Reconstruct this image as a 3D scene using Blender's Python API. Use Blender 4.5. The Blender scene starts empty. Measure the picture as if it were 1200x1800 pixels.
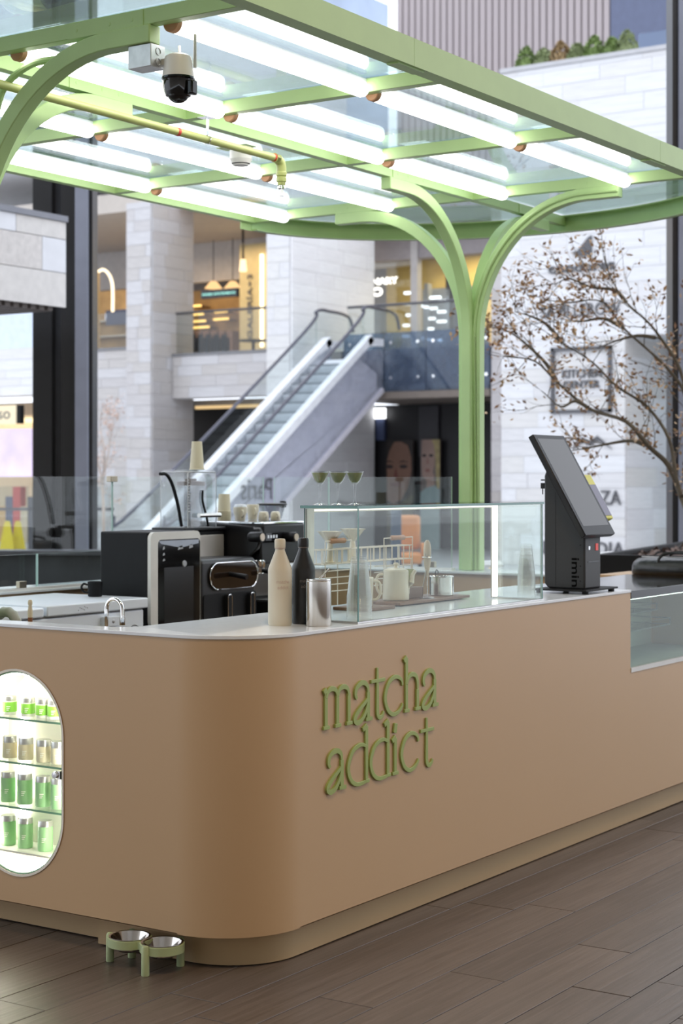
import bpy, bmesh, math, random
from mathutils import Vector, Matrix
random.seed(7)
S = bpy.context.scene
COL = S.collection
# ------------------------------------------------------------------ camera
CZ, FPX, HOR = 1.55, 3000.0, 845.0
FW = (0.8320503, 0.5547002)
RT = (0.5547002, -0.8320503)
cam_d = bpy.data.cameras.new('camera')
cam_d.sensor_fit = 'HORIZONTAL'
cam_d.sensor_width = 24.0
cam_d.lens = 60.0
cam_d.shift_y = -(900 - HOR) / 1200.0
cam_d.clip_end = 400
cam_d.dof.use_dof = True
cam_d.dof.focus_distance = 5.75
cam_d.dof.aperture_fstop = 4.5
cam = bpy.data.objects.new('camera', cam_d)
COL.objects.link(cam)
cam.location = (0, 0, CZ)
cam.rotation_euler = (math.radians(90), 0, math.atan2(FW[1], FW[0]) - math.pi / 2)
S.camera = cam
# ------------------------------------------------------------------ world / exposure
S.view_settings.view_transform = 'Standard'
S.view_settings.look = 'None'
S.view_settings.gamma = 1
S.view_settings.use_curve_mapping = False
S.view_settings.exposure = 0.0
S.cycles.transparent_max_bounces = 24
S.cycles.max_bounces = 8
S.cycles.diffuse_bounces = 4
S.cycles.glossy_bounces = 4
S.cycles.transmission_bounces = 8
S.cycles.caustics_reflective = False
S.cycles.caustics_refractive = False
S.cycles.sample_clamp_indirect = 6.0
W = bpy.data.worlds.new('overcast_sky')
S.world = W
W.use_nodes = True
_bg = W.node_tree.nodes['Background']
_bg.inputs['Color'].default_value = (0.86, 0.91, 1.0, 1)
_bg.inputs['Strength'].default_value = 2.1

# unseen warm fill lights added above the walkway to warm the counter faces
for _i, (_x, _y) in enumerate(((1.8, 0.2), (6.5, -1.5), (10.0, -1.5))):
    _d = bpy.data.lights.new('added_warm_fill', 'AREA'); _d.shape = 'DISK'; _d.size = 1.2; _d.energy = (210, 50, 60)[_i]; _d.color = (1.0, .72, .45)
    _o = bpy.data.objects.new('added_warm_fill', _d); COL.objects.link(_o); _o.location = (_x, _y, 7.5)

# ------------------------------------------------------------------ photo -> place helpers
def ray(px):
    k = (px - 600.0) / FPX
    return FW[0] + k * RT[0], FW[1] + k * RT[1]
def onX(px, py, X):
    dx, dy = ray(px); t = X / dx
    return Vector((X, dy * t, CZ - (py - HOR) * t / FPX))
def onY(px, py, Y):
    dx, dy = ray(px); t = Y / dy
    return Vector((dx * t, Y, CZ - (py - HOR) * t / FPX))
def onZ(px, py, z):
    t = FPX * (CZ - z) / (py - HOR); dx, dy = ray(px)
    return Vector((dx * t, dy * t, z))
def onD(px, py, t):
    dx, dy = ray(px)
    return Vector((dx * t, dy * t, CZ - (py - HOR) * t / FPX))

# ------------------------------------------------------------------ materials
MATS = {}
def pbsdf(name):
    m = bpy.data.materials.new(name); m.use_nodes = True
    return m, m.node_tree, m.node_tree.nodes['Principled BSDF']
def mat(name, col, rough=0.5, metal=0.0, var=0.06, scale=6.0, bump=0.0, stretch=None, emis=None, estr=0.0, coat=0.0, spec=0.5, aniso=0.0):
    if name in MATS: return MATS[name]
    m, nt, b = pbsdf(name)
    b.inputs['Roughness'].default_value = rough
    b.inputs['Metallic'].default_value = metal
    b.inputs['Specular IOR Level'].default_value = spec
    b.inputs['Coat Weight'].default_value = coat
    tc = nt.nodes.new('ShaderNodeTexCoord')
    mp = nt.nodes.new('ShaderNodeMapping')
    if stretch: mp.inputs['Scale'].default_value = stretch
    nz = nt.nodes.new('ShaderNodeTexNoise')
    nz.inputs['Scale'].default_value = scale
    nz.inputs['Detail'].default_value = 5
    rp = nt.nodes.new('ShaderNodeValToRGB')
    lo = [max(0, c * (1 - var)) for c in col]; hi = [min(1, c * (1 + var)) for c in col]
    rp.color_ramp.elements[0].position = 0.3; rp.color_ramp.elements[1].position = 0.7
    rp.color_ramp.elements[0].color = (*lo, 1); rp.color_ramp.elements[1].color = (*hi, 1)
    L = nt.links.new
    L(tc.outputs['Object'], mp.inputs['Vector']); L(mp.outputs['Vector'], nz.inputs['Vector'])
    L(nz.outputs['Fac'], rp.inputs['Fac']); L(rp.outputs['Color'], b.inputs['Base Color'])
    if bump:
        bp = nt.nodes.new('ShaderNodeBump'); bp.inputs['Strength'].default_value = bump
        bp.inputs['Distance'].default_value = 0.01
        L(nz.outputs['Fac'], bp.inputs['Height']); L(bp.outputs['Normal'], b.inputs['Normal'])
    if emis:
        b.inputs['Emission Color'].default_value = (*emis, 1); b.inputs['Emission Strength'].default_value = estr
    MATS[name] = m
    return m
def glass(name, tint=(0.97, 0.99, 0.985), refl=1.0, rough=0.0, dirt_haze=0.0, dirt_haze_col=(0.8, 0.85, 0.85)):
    """thin sheet glass: transparent body, fresnel mirror, optional pale film: dust, and haze that brightens"""
    if name in MATS: return MATS[name]
    m = bpy.data.materials.new(name); m.use_nodes = True
    nt = m.node_tree; nt.nodes.clear(); L = nt.links.new
    out = nt.nodes.new('ShaderNodeOutputMaterial')
    tr = nt.nodes.new('ShaderNodeBsdfTransparent'); tr.inputs['Color'].default_value = (*tint, 1)
    gl = nt.nodes.new('ShaderNodeBsdfGlossy'); gl.inputs['Roughness'].default_value = rough
    fr = nt.nodes.new('ShaderNodeLayerWeight'); fr.inputs['Blend'].default_value = .5
    mx = nt.nodes.new('ShaderNodeMixShader')
    pw = nt.nodes.new('ShaderNodeMath'); pw.operation = 'POWER'; pw.inputs[1].default_value = 5.0
    ml = nt.nodes.new('ShaderNodeMath'); ml.operation = 'MULTIPLY_ADD'; ml.use_clamp = True
    ml.inputs[1].default_value = .90; ml.inputs[2].default_value = .035*refl
    L(fr.outputs['Facing'], pw.inputs[0]); L(pw.outputs[0], ml.inputs[0]); L(ml.outputs[0], mx.inputs['Fac'])
    L(tr.outputs[0], mx.inputs[1]); L(gl.outputs[0], mx.inputs[2])
    last = mx
    if dirt_haze:
        df = nt.nodes.new('ShaderNodeBsdfTranslucent'); df.inputs['Color'].default_value = (*dirt_haze_col, 1)
        d2 = nt.nodes.new('ShaderNodeBsdfDiffuse'); d2.inputs['Color'].default_value = (*dirt_haze_col, 1)
        ad = nt.nodes.new('ShaderNodeMixShader'); L(df.outputs[0], ad.inputs[1]); L(d2.outputs[0], ad.inputs[2])
        nz = nt.nodes.new('ShaderNodeTexNoise'); nz.inputs['Scale'].default_value = 3.0; nz.inputs['Detail'].default_value = 8
        tc = nt.nodes.new('ShaderNodeTexCoord'); L(tc.outputs['Object'], nz.inputs['Vector'])
        mr = nt.nodes.new('ShaderNodeMapRange'); mr.inputs['From Min'].default_value = .3; mr.inputs['From Max'].default_value = .8
        mr.inputs['To Max'].default_value = dirt_haze; mr.inputs['To Min'].default_value = dirt_haze * .25
        L(nz.outputs['Fac'], mr.inputs['Value'])
        m3 = nt.nodes.new('ShaderNodeMixShader'); L(mr.outputs[0], m3.inputs['Fac'])
        L(mx.outputs[0], m3.inputs[1]); L(ad.outputs[0], m3.inputs[2]); last = m3
    L(last.outputs[0], out.inputs['Surface'])
    MATS[name] = m
    return m
def lamp(name, col, strength):
    if name in MATS: return MATS[name]
    m = bpy.data.materials.new(name); m.use_nodes = True
    nt = m.node_tree; nt.nodes.clear()
    out = nt.nodes.new('ShaderNodeOutputMaterial'); e = nt.nodes.new('ShaderNodeEmission')
    e.inputs['Color'].default_value = (*col, 1); e.inputs['Strength'].default_value = strength
    nt.links.new(e.outputs[0], out.inputs['Surface'])
    MATS[name] = m
    return m
def wood_floor():
    m, nt, b = pbsdf('deck_wood'); L = nt.links.new
    tc = nt.nodes.new('ShaderNodeTexCoord'); oi = nt.nodes.new('ShaderNodeObjectInfo')
    mp = nt.nodes.new('ShaderNodeMapping'); mp.inputs['Scale'].default_value = (1.2, 26, 8)
    ad = nt.nodes.new('ShaderNodeVectorMath'); ad.operation = 'ADD'
    sc = nt.nodes.new('ShaderNodeVectorMath'); sc.operation = 'SCALE'; sc.inputs['Scale'].default_value = 31.0
    L(oi.outputs['Random'], sc.inputs[0]); L(tc.outputs['Object'], ad.inputs[0]); L(sc.outputs[0], ad.inputs[1])
    L(ad.outputs[0], mp.inputs['Vector'])
    nz = nt.nodes.new('ShaderNodeTexNoise'); nz.inputs['Scale'].default_value = 2.2; nz.inputs['Detail'].default_value = 7
    nz.inputs['Distortion'].default_value = 0.6
    L(mp.outputs[0], nz.inputs['Vector'])
    rp = nt.nodes.new('ShaderNodeValToRGB')
    rp.color_ramp.elements[0].position = .25; rp.color_ramp.elements[1].position = .78
    rp.color_ramp.elements[0].color = (.080, .061, .048, 1); rp.color_ramp.elements[1].color = (.148, .117, .098, 1)
    L(nz.outputs['Fac'], rp.inputs['Fac'])
    hs = nt.nodes.new('ShaderNodeHueSaturation')
    mr = nt.nodes.new('ShaderNodeMapRange'); mr.inputs['To Min'].default_value = .82; mr.inputs['To Max'].default_value = 1.18
    L(oi.outputs['Random'], mr.inputs['Value']); L(mr.outputs[0], hs.inputs['Value']); L(rp.outputs[0], hs.inputs['Color'])
    L(hs.outputs[0], b.inputs['Base Color'])
    b.inputs['Roughness'].default_value = .34
    bp = nt.nodes.new('ShaderNodeBump'); bp.inputs['Strength'].default_value = .25; bp.inputs['Distance'].default_value = .004
    L(nz.outputs['Fac'], bp.inputs['Height']); L(bp.outputs[0], b.inputs['Normal'])
    MATS['deck_wood'] = m
    return m
M_FLOOR = wood_floor()
M_GREEN = mat('green_paint', (.43, .62, .27), .42, var=.04)
M_BEIGE = mat('beige_lacquer', (.55, .375, .215), .38, var=.015, scale=2)
M_PLINTH = mat('plinth_lacquer', (.52, .37, .20), .45, var=.03, scale=3)
M_TOP = mat('white_quartz', (.80, .86, .92), .16, var=.02, scale=30)
M_WHITE = mat('white_enamel', (.82, .88, .96), .3, var=.01)
M_CREAM = mat('cream_glaze', (.76, .71, .58), .32, var=.02)
M_BLACK = mat('black_plastic', (.010, .010, .012), .32, var=.1, spec=.3)
M_BLACKM = mat('black_matte', (.010, .0105, .012), .55, var=.1, spec=.2)
M_GLOSSB = mat('gloss_black', (.008, .008, .009), .06, var=.05)
M_STEEL = mat('brushed_steel', (.72, .70, .67), .24, 1.0, var=.05, scale=3, stretch=(60, 60, 1))
M_CHROME = mat('chrome', (.86, .86, .87), .07, 1.0, var=.01)
M_GALV = mat('galvanised_steel', (.60, .60, .60), .38, .9, var=.12, scale=25)
M_BRASS = mat('bronze_clip', (.42, .36, .28), .35, .9, var=.08)
M_WOOD = mat('tray_wood', (.20, .105, .055), .45, var=.2, scale=4, stretch=(1, 14, 1))
M_HANDLE = mat('handle_wood', (.48, .27, .16), .5, var=.12, scale=6, stretch=(2, 14, 1))
M_COPPER = mat('terracotta_cap', (.52, .27, .14), .5, var=.05)
M_LETTER = mat('letter_green', (.33, .42, .125), .4, var=.03)
M_BOWLST = mat('feeder_green', (.42, .50, .27), .5, var=.04)
M_GLASS = glass('clear_glass', (.955, .98, .97))
M_GLASSC = glass('case_glass', (.93, .965, .95), 1.1)
M_EDGE = mat('glass_edge_teal', (.02, .17, .14), .12, var=.05, coat=.5)
M_EDGEL = mat('glass_edge_pale', (.45, .62, .58), .15, var=.05)
M_ROOFG = glass('canopy_glass', (.88, .955, .965), .4, 0.0, .16, (.62, .78, .82))
M_PLAST = glass('clear_plastic', (.90, .91, .92), 3.0, .05, .12, (.85, .86, .9))
M_CUPPL = glass('cup_plastic', (.985, .985, .98), .9, .08, .16, (.9, .85, .82))  # whitish film put in to brighten the dark nested cups
M_TUBE = lamp('tube_glow', (1.0, .975, .94), 8.0)
M_LED = lamp('led_glow', (1.0, .96, .88), 5.0)
M_MATCHA = mat('matcha_liquid', (.42, .48, .22), .4, var=.06)

# ------------------------------------------------------------------ mesh builder
def frame_of(d):
    d = d.normalized()
    a = Vector((0, 0, 1)) if abs(d.z) < .9 else Vector((1, 0, 0))
    u = d.cross(a).normalized()
    return u, u.cross(d).normalized()
class MB:
    def __init__(s): s.v = []; s.f = []; s.mi = []; s.cur = 0
    def add(s, vs, fs):
        o = len(s.v); s.v += [Vector(p) for p in vs]
        for f in fs: s.f.append([i + o for i in f]); s.mi.append(s.cur)
        return s
    def box(s, x0, x1, y0, y1, z0, z1):
        vs = [(x0,y0,z0),(x1,y0,z0),(x1,y1,z0),(x0,y1,z0),(x0,y0,z1),(x1,y0,z1),(x1,y1,z1),(x0,y1,z1)]
        return s.add(vs, [(0,3,2,1),(4,5,6,7),(0,1,5,4),(1,2,6,5),(2,3,7,6),(3,0,4,7)])
    def obox(s, c, ax, ay, az):
        c = Vector(c); ax, ay, az = Vector(ax), Vector(ay), Vector(az)
        vs = [c+ax*i+ay*j+az*k for k in (-1,1) for (i,j) in ((-1,-1),(1,-1),(1,1),(-1,1))]
        return s.add(vs, [(0,3,2,1),(4,5,6,7),(0,1,5,4),(1,2,6,5),(2,3,7,6),(3,0,4,7)])
    def prism(s, poly, o, u, v, n):
        """poly 2D list in (u,v) from o, extruded along vector n"""
        o, u, v, n = Vector(o), Vector(u), Vector(v), Vector(n)
        a = [o + u*p[0] + v*p[1] for p in poly]; b = [p + n for p in a]; k = len(a)
        fs = [list(range(k))[::-1], list(range(k, 2*k))]
        fs += [(i, (i+1) % k, k+(i+1) % k, k+i) for i in range(k)]
        return s.add(a + b, fs)
    def cyl(s, a, b, r0, r1=None, n=20, caps=True):
        a, b = Vector(a), Vector(b); r1 = r0 if r1 is None else r1
        u, w = frame_of(b - a); vs = []
        for p, r in ((a, r0), (b, r1)):
            for i in range(n):
                t = 2*math.pi*i/n; vs.append(p + u*math.cos(t)*r + w*math.sin(t)*r)
        fs = [(i, (i+1) % n, n+(i+1) % n, n+i) for i in range(n)]
        if caps: fs += [list(range(n))[::-1], list(range(n, 2*n))]
        return s.add(vs, fs)
    def lathe(s, c, prof, n=28, axis=None, sx=1.0, sy=1.0):
        c = Vector(c); vs = []; k = len(prof)
        if axis is None: u, w, d = Vector((1,0,0)), Vector((0,1,0)), Vector((0,0,1))
        else: d = Vector(axis).normalized(); u, w = frame_of(d)
        for i in range(n):
            t = 2*math.pi*i/n
            for r, z in prof: vs.append(c + u*math.cos(t)*r*sx + w*math.sin(t)*r*sy + d*z)
        fs = []
        for i in range(n):
            j = (i+1) % n
            for q in range(k-1): fs.append((i*k+q, j*k+q, j*k+q+1, i*k+q+1))
        if prof[0][0] > 1e-6: fs.append([i*k for i in range(n)][::-1]) if False else None
        return s.add(vs, fs)
    def tube(s, pts, r, n=8, closed=False, caps=True):
        pts = [Vector(p) for p in pts]; k = len(pts); vs = []
        rr = r if isinstance(r, (list, tuple)) else [r]*k
        u = None
        for i, p in enumerate(pts):
            a = pts[(i-1) % k] if (closed or i > 0) else p
            b = pts[(i+1) % k] if (closed or i < k-1) else p
            d = (b - a).normalized()
            if u is None: u, w = frame_of(d)
            else:
                u = (u - d*u.dot(d))
                if u.length < 1e-6: u, w = frame_of(d)
                u.normalize(); w = d.cross(u)
            for j in range(n):
                t = 2*math.pi*j/n; vs.append(p + u*math.cos(t)*rr[i] + w*math.sin(t)*rr[i])
        fs = []
        for i in range(k if closed else k-1):
            o, q = i*n, ((i+1) % k)*n
            for j in range(n): fs.append((o+j, o+(j+1) % n, q+(j+1) % n, q+j))
        if caps and not closed: fs += [list(range(n))[::-1], list(range((k-1)*n, k*n))]
        return s.add(vs, fs)
    def sweep(s, pts, side, w, h):
        """rectangular bar along pts; side = constant horizontal vector"""
        pts = [Vector(p) for p in pts]; sd = Vector(side).normalized(); vs = []; k = len(pts)
        for i, p in enumerate(pts):
            d = (pts[min(i+1, k-1)] - pts[max(i-1, 0)]).normalized(); nn = d.cross(sd).normalized()
            for a, b in ((-1,-1),(1,-1),(1,1),(-1,1)): vs.append(p + sd*a*w/2 + nn*b*h/2)
        fs = []
        for i in range(k-1):
            for j in range(4): fs.append((i*4+j, i*4+(j+1) % 4, i*4+4+(j+1) % 4, i*4+4+j))
        fs += [(3,2,1,0), tuple((k-1)*4+j for j in range(4))]
        return s.add(vs, fs)
    def wall(s, path, z0, z1, th):
        """vertical strip following a plan path with thickness th to its left"""
        k = len(path); vs = []
        for i, p in enumerate(path):
            a = Vector(path[max(i-1, 0)]); b = Vector(path[min(i+1, k-1)]); d = (b-a).normalized()
            nn = Vector((-d.y, d.x)); q = Vector(p) + nn*th
            vs += [(p[0],p[1],z0),(p[0],p[1],z1),(q.x,q.y,z1),(q.x,q.y,z0)]
        fs = []
        for i in range(k-1):
            o = i*4
            for j in range(4): fs.append((o+j, o+4+j, o+4+(j+1) % 4, o+(j+1) % 4))
        fs += [(0,1,2,3), tuple((k-1)*4+j for j in (3,2,1,0))]
        return s.add(vs, fs)
    def sphere(s, c, rx, ry=None, rz=None, n=20, m=12):
        ry = rx if ry is None else ry; rz = rx if rz is None else rz
        c = Vector(c); vs = []
        for i in range(n):
            for j in range(m+1):
                a, b = 2*math.pi*i/n, math.pi*j/m
                vs.append(c + Vector((rx*math.sin(b)*math.cos(a), ry*math.sin(b)*math.sin(a), -rz*math.cos(b))))
        fs = []
        for i in range(n):
            for j in range(m): fs.append((i*(m+1)+j, ((i+1) % n)*(m+1)+j, ((i+1) % n)*(m+1)+j+1, i*(m+1)+j+1))
        return s.add(vs, fs)
    def build(s, name, mats, parent=None, label=None, cat=None, group=None, kind=None, bevel=0.0, origin=None, ang=32, seg=2):
        me = bpy.data.meshes.new(name)
        if origin is None:
            if parent is not None: origin = wloc(parent)
            else:
                xs = [p.x for p in s.v]; ys = [p.y for p in s.v]; zs = [p.z for p in s.v]
                origin = Vector(((min(xs)+max(xs))/2, (min(ys)+max(ys))/2, min(zs)))
        origin = Vector(origin)
        me.from_pydata([p - origin for p in s.v], [], [f for f in s.f])
        mats = mats if isinstance(mats, (list, tuple)) else [mats]
        for m in mats: me.materials.append(m)
        if len(mats) > 1: me.polygons.foreach_set('material_index', s.mi)
        bm = bmesh.new(); bm.from_mesh(me); bmesh.ops.recalc_face_normals(bm, faces=bm.faces); bm.to_mesh(me); bm.free()
        me.polygons.foreach_set('use_smooth', [True]*len(me.polygons))
        me.set_sharp_from_angle(angle=math.radians(ang))
        ob = bpy.data.objects.new(name, me); COL.objects.link(ob)
        if parent is not None:
            ob.parent = parent; ob.location = origin - wloc(parent)
        else: ob.location = origin
        if bevel:
            bv = ob.modifiers.new('bevel', 'BEVEL'); bv.width = bevel; bv.segments = seg; bv.limit_method = 'ANGLE'
            bv.angle_limit = math.radians(40)
        tag(ob, label, cat, group, kind)
        return ob
def wloc(o):
    p = Vector(o.location)
    while o.parent: o = o.parent; p += Vector(o.location)
    return p
def tag(o, label=None, cat=None, group=None, kind=None):
    if label: o['label'] = label
    if cat: o['category'] = cat
    if group: o['group'] = group
    if kind: o['kind'] = kind
    return o
def thing(name, label, cat, loc=(0,0,0), group=None, kind=None):
    o = bpy.data.objects.new(name, None); COL.objects.link(o); o.location = loc
    o.empty_display_size = .1
    return tag(o, label, cat, group, kind)
def dup(root, loc, label=None):
    r = root.copy(); COL.objects.link(r); r.location = loc
    if label: r['label'] = label
    for ch in list(root.children):
        c = ch.copy(); COL.objects.link(c); c.parent = r
        for g in list(ch.children):
            d = g.copy(); COL.objects.link(d); d.parent = c
    return r
def arc2(cx, cy, r, a0, a1, n=12, ry=None):
    ry = r if ry is None else ry
    return [(cx + r*math.cos(math.radians(a0+(a1-a0)*i/n)), cy + ry*math.sin(math.radians(a0+(a1-a0)*i/n))) for i in range(n+1)]
def rrect(x0, x1, y0, y1, r, n=6):
    return arc2(x1-r, y0+r, r, -90, 0, n) + arc2(x1-r, y1-r, r, 0, 90, n) + arc2(x0+r, y1-r, r, 90, 180, n) + arc2(x0+r, y0+r, r, 180, 270, n)
def text_geo(body, size=1.0, depth=0.0, bold=0.0, spacing=1.0):
    cu = bpy.data.curves.new('t', 'FONT'); cu.body = body; cu.size = size; cu.extrude = depth; cu.offset = bold
    cu.space_character = spacing; cu.resolution_u = 3
    ob = bpy.data.objects.new('t', cu); COL.objects.link(ob)
    dg = bpy.context.evaluated_depsgraph_get(); dg.update()
    me = bpy.data.meshes.new_from_object(ob.evaluated_get(dg))
    vs = [v.co.copy() for v in me.vertices]; fs = [list(p.vertices) for p in me.polygons]
    bpy.data.objects.remove(ob); bpy.data.curves.remove(cu); bpy.data.meshes.remove(me)
    return vs, fs
def text_part(name, body, m, parent, o, u, v, width, height=None, depth=.003, bold=0.0, label=None, spacing=1.0, shear=0.0, cyl=None, cat=None):
    """flat raised lettering; o = lower left corner, u right, v up"""
    vs, fs = text_geo(body, 1.0, 0.5, bold, spacing)
    x0 = min(p.x for p in vs); x1 = max(p.x for p in vs); y0 = min(p.y for p in vs); y1 = max(p.y for p in vs)
    k = width/(x1-x0); ky = k if height is None else height/(y1-y0)
    u, v = Vector(u).normalized(), Vector(v).normalized(); n = u.cross(v); o = Vector(o)
    out = []
    for p in vs:
        a, b, c = (p.x-x0)*k, (p.y-y0)*ky, p.z*2*depth
        a += shear*b
        if cyl:   # wrap on a vertical cylinder (centre, radius, start angle)
            cc, r, a0 = cyl; th = a0 + a/r
            out.append(Vector(cc) + Vector((math.cos(th)*(r+c*.5+depth*.5), math.sin(th)*(r+c*.5+depth*.5), 0)) + Vector((0,0,b)))
        else: out.append(o + u*a + v*b + n*c)
    return MB().add(out, fs).build(name, m, parent, label, cat)
# ================================================================== SETTING
# deck floor: planks run along X, 0.196 m wide
fl = MB().box(-9, 13, -9, 13, -.08, -.006).build('floor', mat('joint_dark', (.02, .016, .013), .7), origin=(0, 0, 0))
tag(fl, 'dark wooden plank deck floor under the kiosk', 'floor', kind='structure')
PW = .1957
plank_me = []
for L_ in (1.1, 1.35, 1.6, 1.9):
    b = MB(); w = PW/2 - .0019; l = L_/2 - .0019
    b.add([(-l,-w,-.02),(l,-w,-.02),(l,w,-.02),(-l,w,-.02),(-l,-w,-.001),(l,-w,-.001),(l,w,-.001),(-l,w,-.001),
           (-l+.001,-w+.0007,0),(l-.001,-w+.0007,0),(l-.001,w-.0007,0),(-l+.001,w-.0007,0)],
          [(0,1,5,4),(1,2,6,5),(2,3,7,6),(3,0,4,7),(4,5,9,8),(5,6,10,9),(6,7,11,10),(7,4,8,11),(8,9,10,11)])
    me = bpy.data.meshes.new('plank'); me.from_pydata(b.v, [], b.f); me.materials.append(M_FLOOR); plank_me.append((L_, me))
rnd = random.Random(3)
far = MB(); pcount = 0
for r in range(-56, 56):
    y = 2.12 + PW*(r + .5)
    if not -8.9 < y < 12.9: continue
    x = -9 + rnd.random()*.6
    while x < 12.9:
        L_, me = rnd.choice(plank_me)
        near = -8 <= r < 20 and x + L_ > 2.2 and x < 9.2 and not (x > 4.45 and x + L_ < 8.3 and y > 3.4)
        if near and pcount < 290:
            o = bpy.data.objects.new('plank', me); COL.objects.link(o); o.parent = fl
            o.location = (x + L_/2, y, rnd.uniform(-.0012, 0)); pcount += 1
        else: far.box(x+.0019, min(x+L_, 13)-.0019, y-PW/2+.0019, y+PW/2-.0019, -.02, -.0005)
        x += L_
far.build('planks', M_FLOOR, fl, kind='stuff')
# stone paving of the courtyard
cf = MB().box(13, 60, -25, 60, -.08, -.001).box(-9, 13, 13, 60, -.08, -.001).build('courtyard_floor', mat('courtyard_stone', (.42, .42, .43), .3, var=.12, scale=.8), origin=(20, 20, 0))
tag(cf, 'pale grey stone paving of the courtyard beyond the kiosk', 'floor', kind='structure')
# roof of the arcade above the kiosk
ce = MB().box(-12, 10.5, -12, 9.5, 7.6, 7.9).build('ceiling', mat('arcade_soffit', (.48, .46, .43), .7, var=.04))
tag(ce, 'light soffit of the arcade roof above the kiosk', 'ceiling', kind='structure')

for nm_, bx_ in (('wall_back', (-12.2, -12, -12, 12.5, 0, 7.6)), ('wall_right', (-12, 13, -12.2, -12, 0, 7.6))):
    w_ = MB().box(*bx_).build(nm_, mat('arcade_wall', (.54, .50, .44), .7, var=.05))
    tag(w_, 'plain warm wall of the arcade behind the viewer' if nm_ == 'wall_back' else 'plain warm wall of the arcade across the walkway', 'wall', kind='structure')

# ================================================================== COUNTER
XL, YF, RC = 4.22, 3.16, .28
ZB, ZT, ZW = .110, 1.050, 1.062
XE = 7.07          # where the refrigerated case starts
XR = 8.32
counter = thing('service_counter', 'beige kiosk counter with rounded corner, oval niche and raised green lettering', 'counter', (4.6, 3.5, 0))
NY, NZ0, NZ1, NR = 4.14, .212, .902, .208
nst = arc2(NY, NZ1-NR, NR, 0, 180, 24) + arc2(NY, NZ0+NR, NR, 180, 360, 24)   # (y,z) ccw
b = MB()
TH = .03
def leftpoly(poly): b.prism(poly, (XL, 0, 0), (0,1,0), (0,0,1), (TH, 0, 0))
leftpoly([(YF+RC, ZB), (3.80, ZB), (3.80, ZT), (YF+RC, ZT)])
leftpoly([(4.50, ZB), (6.08, ZB), (6.08, ZT), (4.50, ZT)])
top = arc2(NY, NZ1-NR, NR, 90, 180, 16); bot = arc2(NY, NZ0+NR, NR, 180, 270, 16)
leftpoly([(4.50, ZT), (NY, ZT)] + arc2(NY, NZ1-NR, NR, 90, 0, 16) + arc2(NY, NZ0+NR, NR, 0, -90, 16) + [(NY, ZB), (4.50, ZB)])
leftpoly([(3.80, ZB), (NY, ZB)] + arc2(NY, NZ0+NR, NR, 270, 180, 16) + arc2(NY, NZ1-NR, NR, 180, 90, 16) + [(NY, ZT), (3.80, ZT)])
b.wall([(x, y) for x, y in arc2(XL+RC, YF+RC, RC, 180, 270, 48)], ZB, ZT, TH)
b.prism([(XL+RC, ZB), (XR, ZB), (XR, .692), (XE, .692), (XE, ZT), (XL+RC, ZT)], (0, YF, 0), (1,0,0), (0,0,1), (0, TH, 0))
b.box(XE-.02, XE, YF+TH, 3.735, .11, ZT)
b.box(XR-.03, XR, YF+TH, 6.08, ZB, .692)
b.build('body_panel', M_BEIGE, counter)
# underside rim and plinth
b = MB()
pf, pl = YF+.045, XL+.075
path = [(pl, 3.84)] + arc2(pl+.24, pf+.24, .24, 180, 270, 32) + [(XR-.05, pf)]
b.wall(path, 0.004, ZB, .03)
b.box(pl+.031, XL+.129, 3.81, 3.838, .004, ZB-.001)
b.box(XL+.13, XL+.16, 3.84, 6.05, .004, ZB)
b.build('plinth', M_PLINTH, counter)
b = MB()
b.prism([(XL, 5.75)] + arc2(XL+RC, YF+RC, RC, 180, 270, 24) + [(XR, YF), (XR, YF+.2), (XL+RC, YF+.2), (XL+.2, YF+RC), (XL+.2, 5.75)], (0,0,ZB-.001), (1,0,0), (0,1,0), (0,0,.004))
b.build('underside', M_BEIGE, counter)
# niche
ND = .17
b = MB(); k = len(nst); vs = []
for y, z in nst: vs += [(XL+.012, y, z), (XL+ND, y, z)]
b.add(vs, [(2*i, 2*((i+1) % k), 2*((i+1) % k)+1, 2*i+1) for i in range(k)])
M_NICHE = mat('niche_white', (.86, .84, .76), .5, var=.01)
nich = b.build('niche_lining', M_NICHE, counter)
MB().add([(XL+ND, y, z) for y, z in nst], [list(range(k))]).build('niche_back', M_NICHE, counter)
# rim of the niche
b = MB(); vs = []
for i in range(k):
    y, z = nst[i]; c = Vector((NY, min(max(z, NZ0+NR), NZ1-NR))); d = (Vector((y, z)) - c).normalized()
    q = Vector((y, z)) + d*.008
    vs += [(XL-.003, y, z), (XL-.003, q.x, q.y), (XL+.014, y, z)]
b.add(vs, [(3*i, 3*((i+1) % k), 3*((i+1) % k)+1, 3*i+1) for i in range(k)] + [(3*i, 3*((i+1) % k), 3*((i+1) % k)+2, 3*i+2) for i in range(k)])
b.build('niche_rim', mat('rim_cream', (.88, .85, .76), .4, var=.02), counter)
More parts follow.
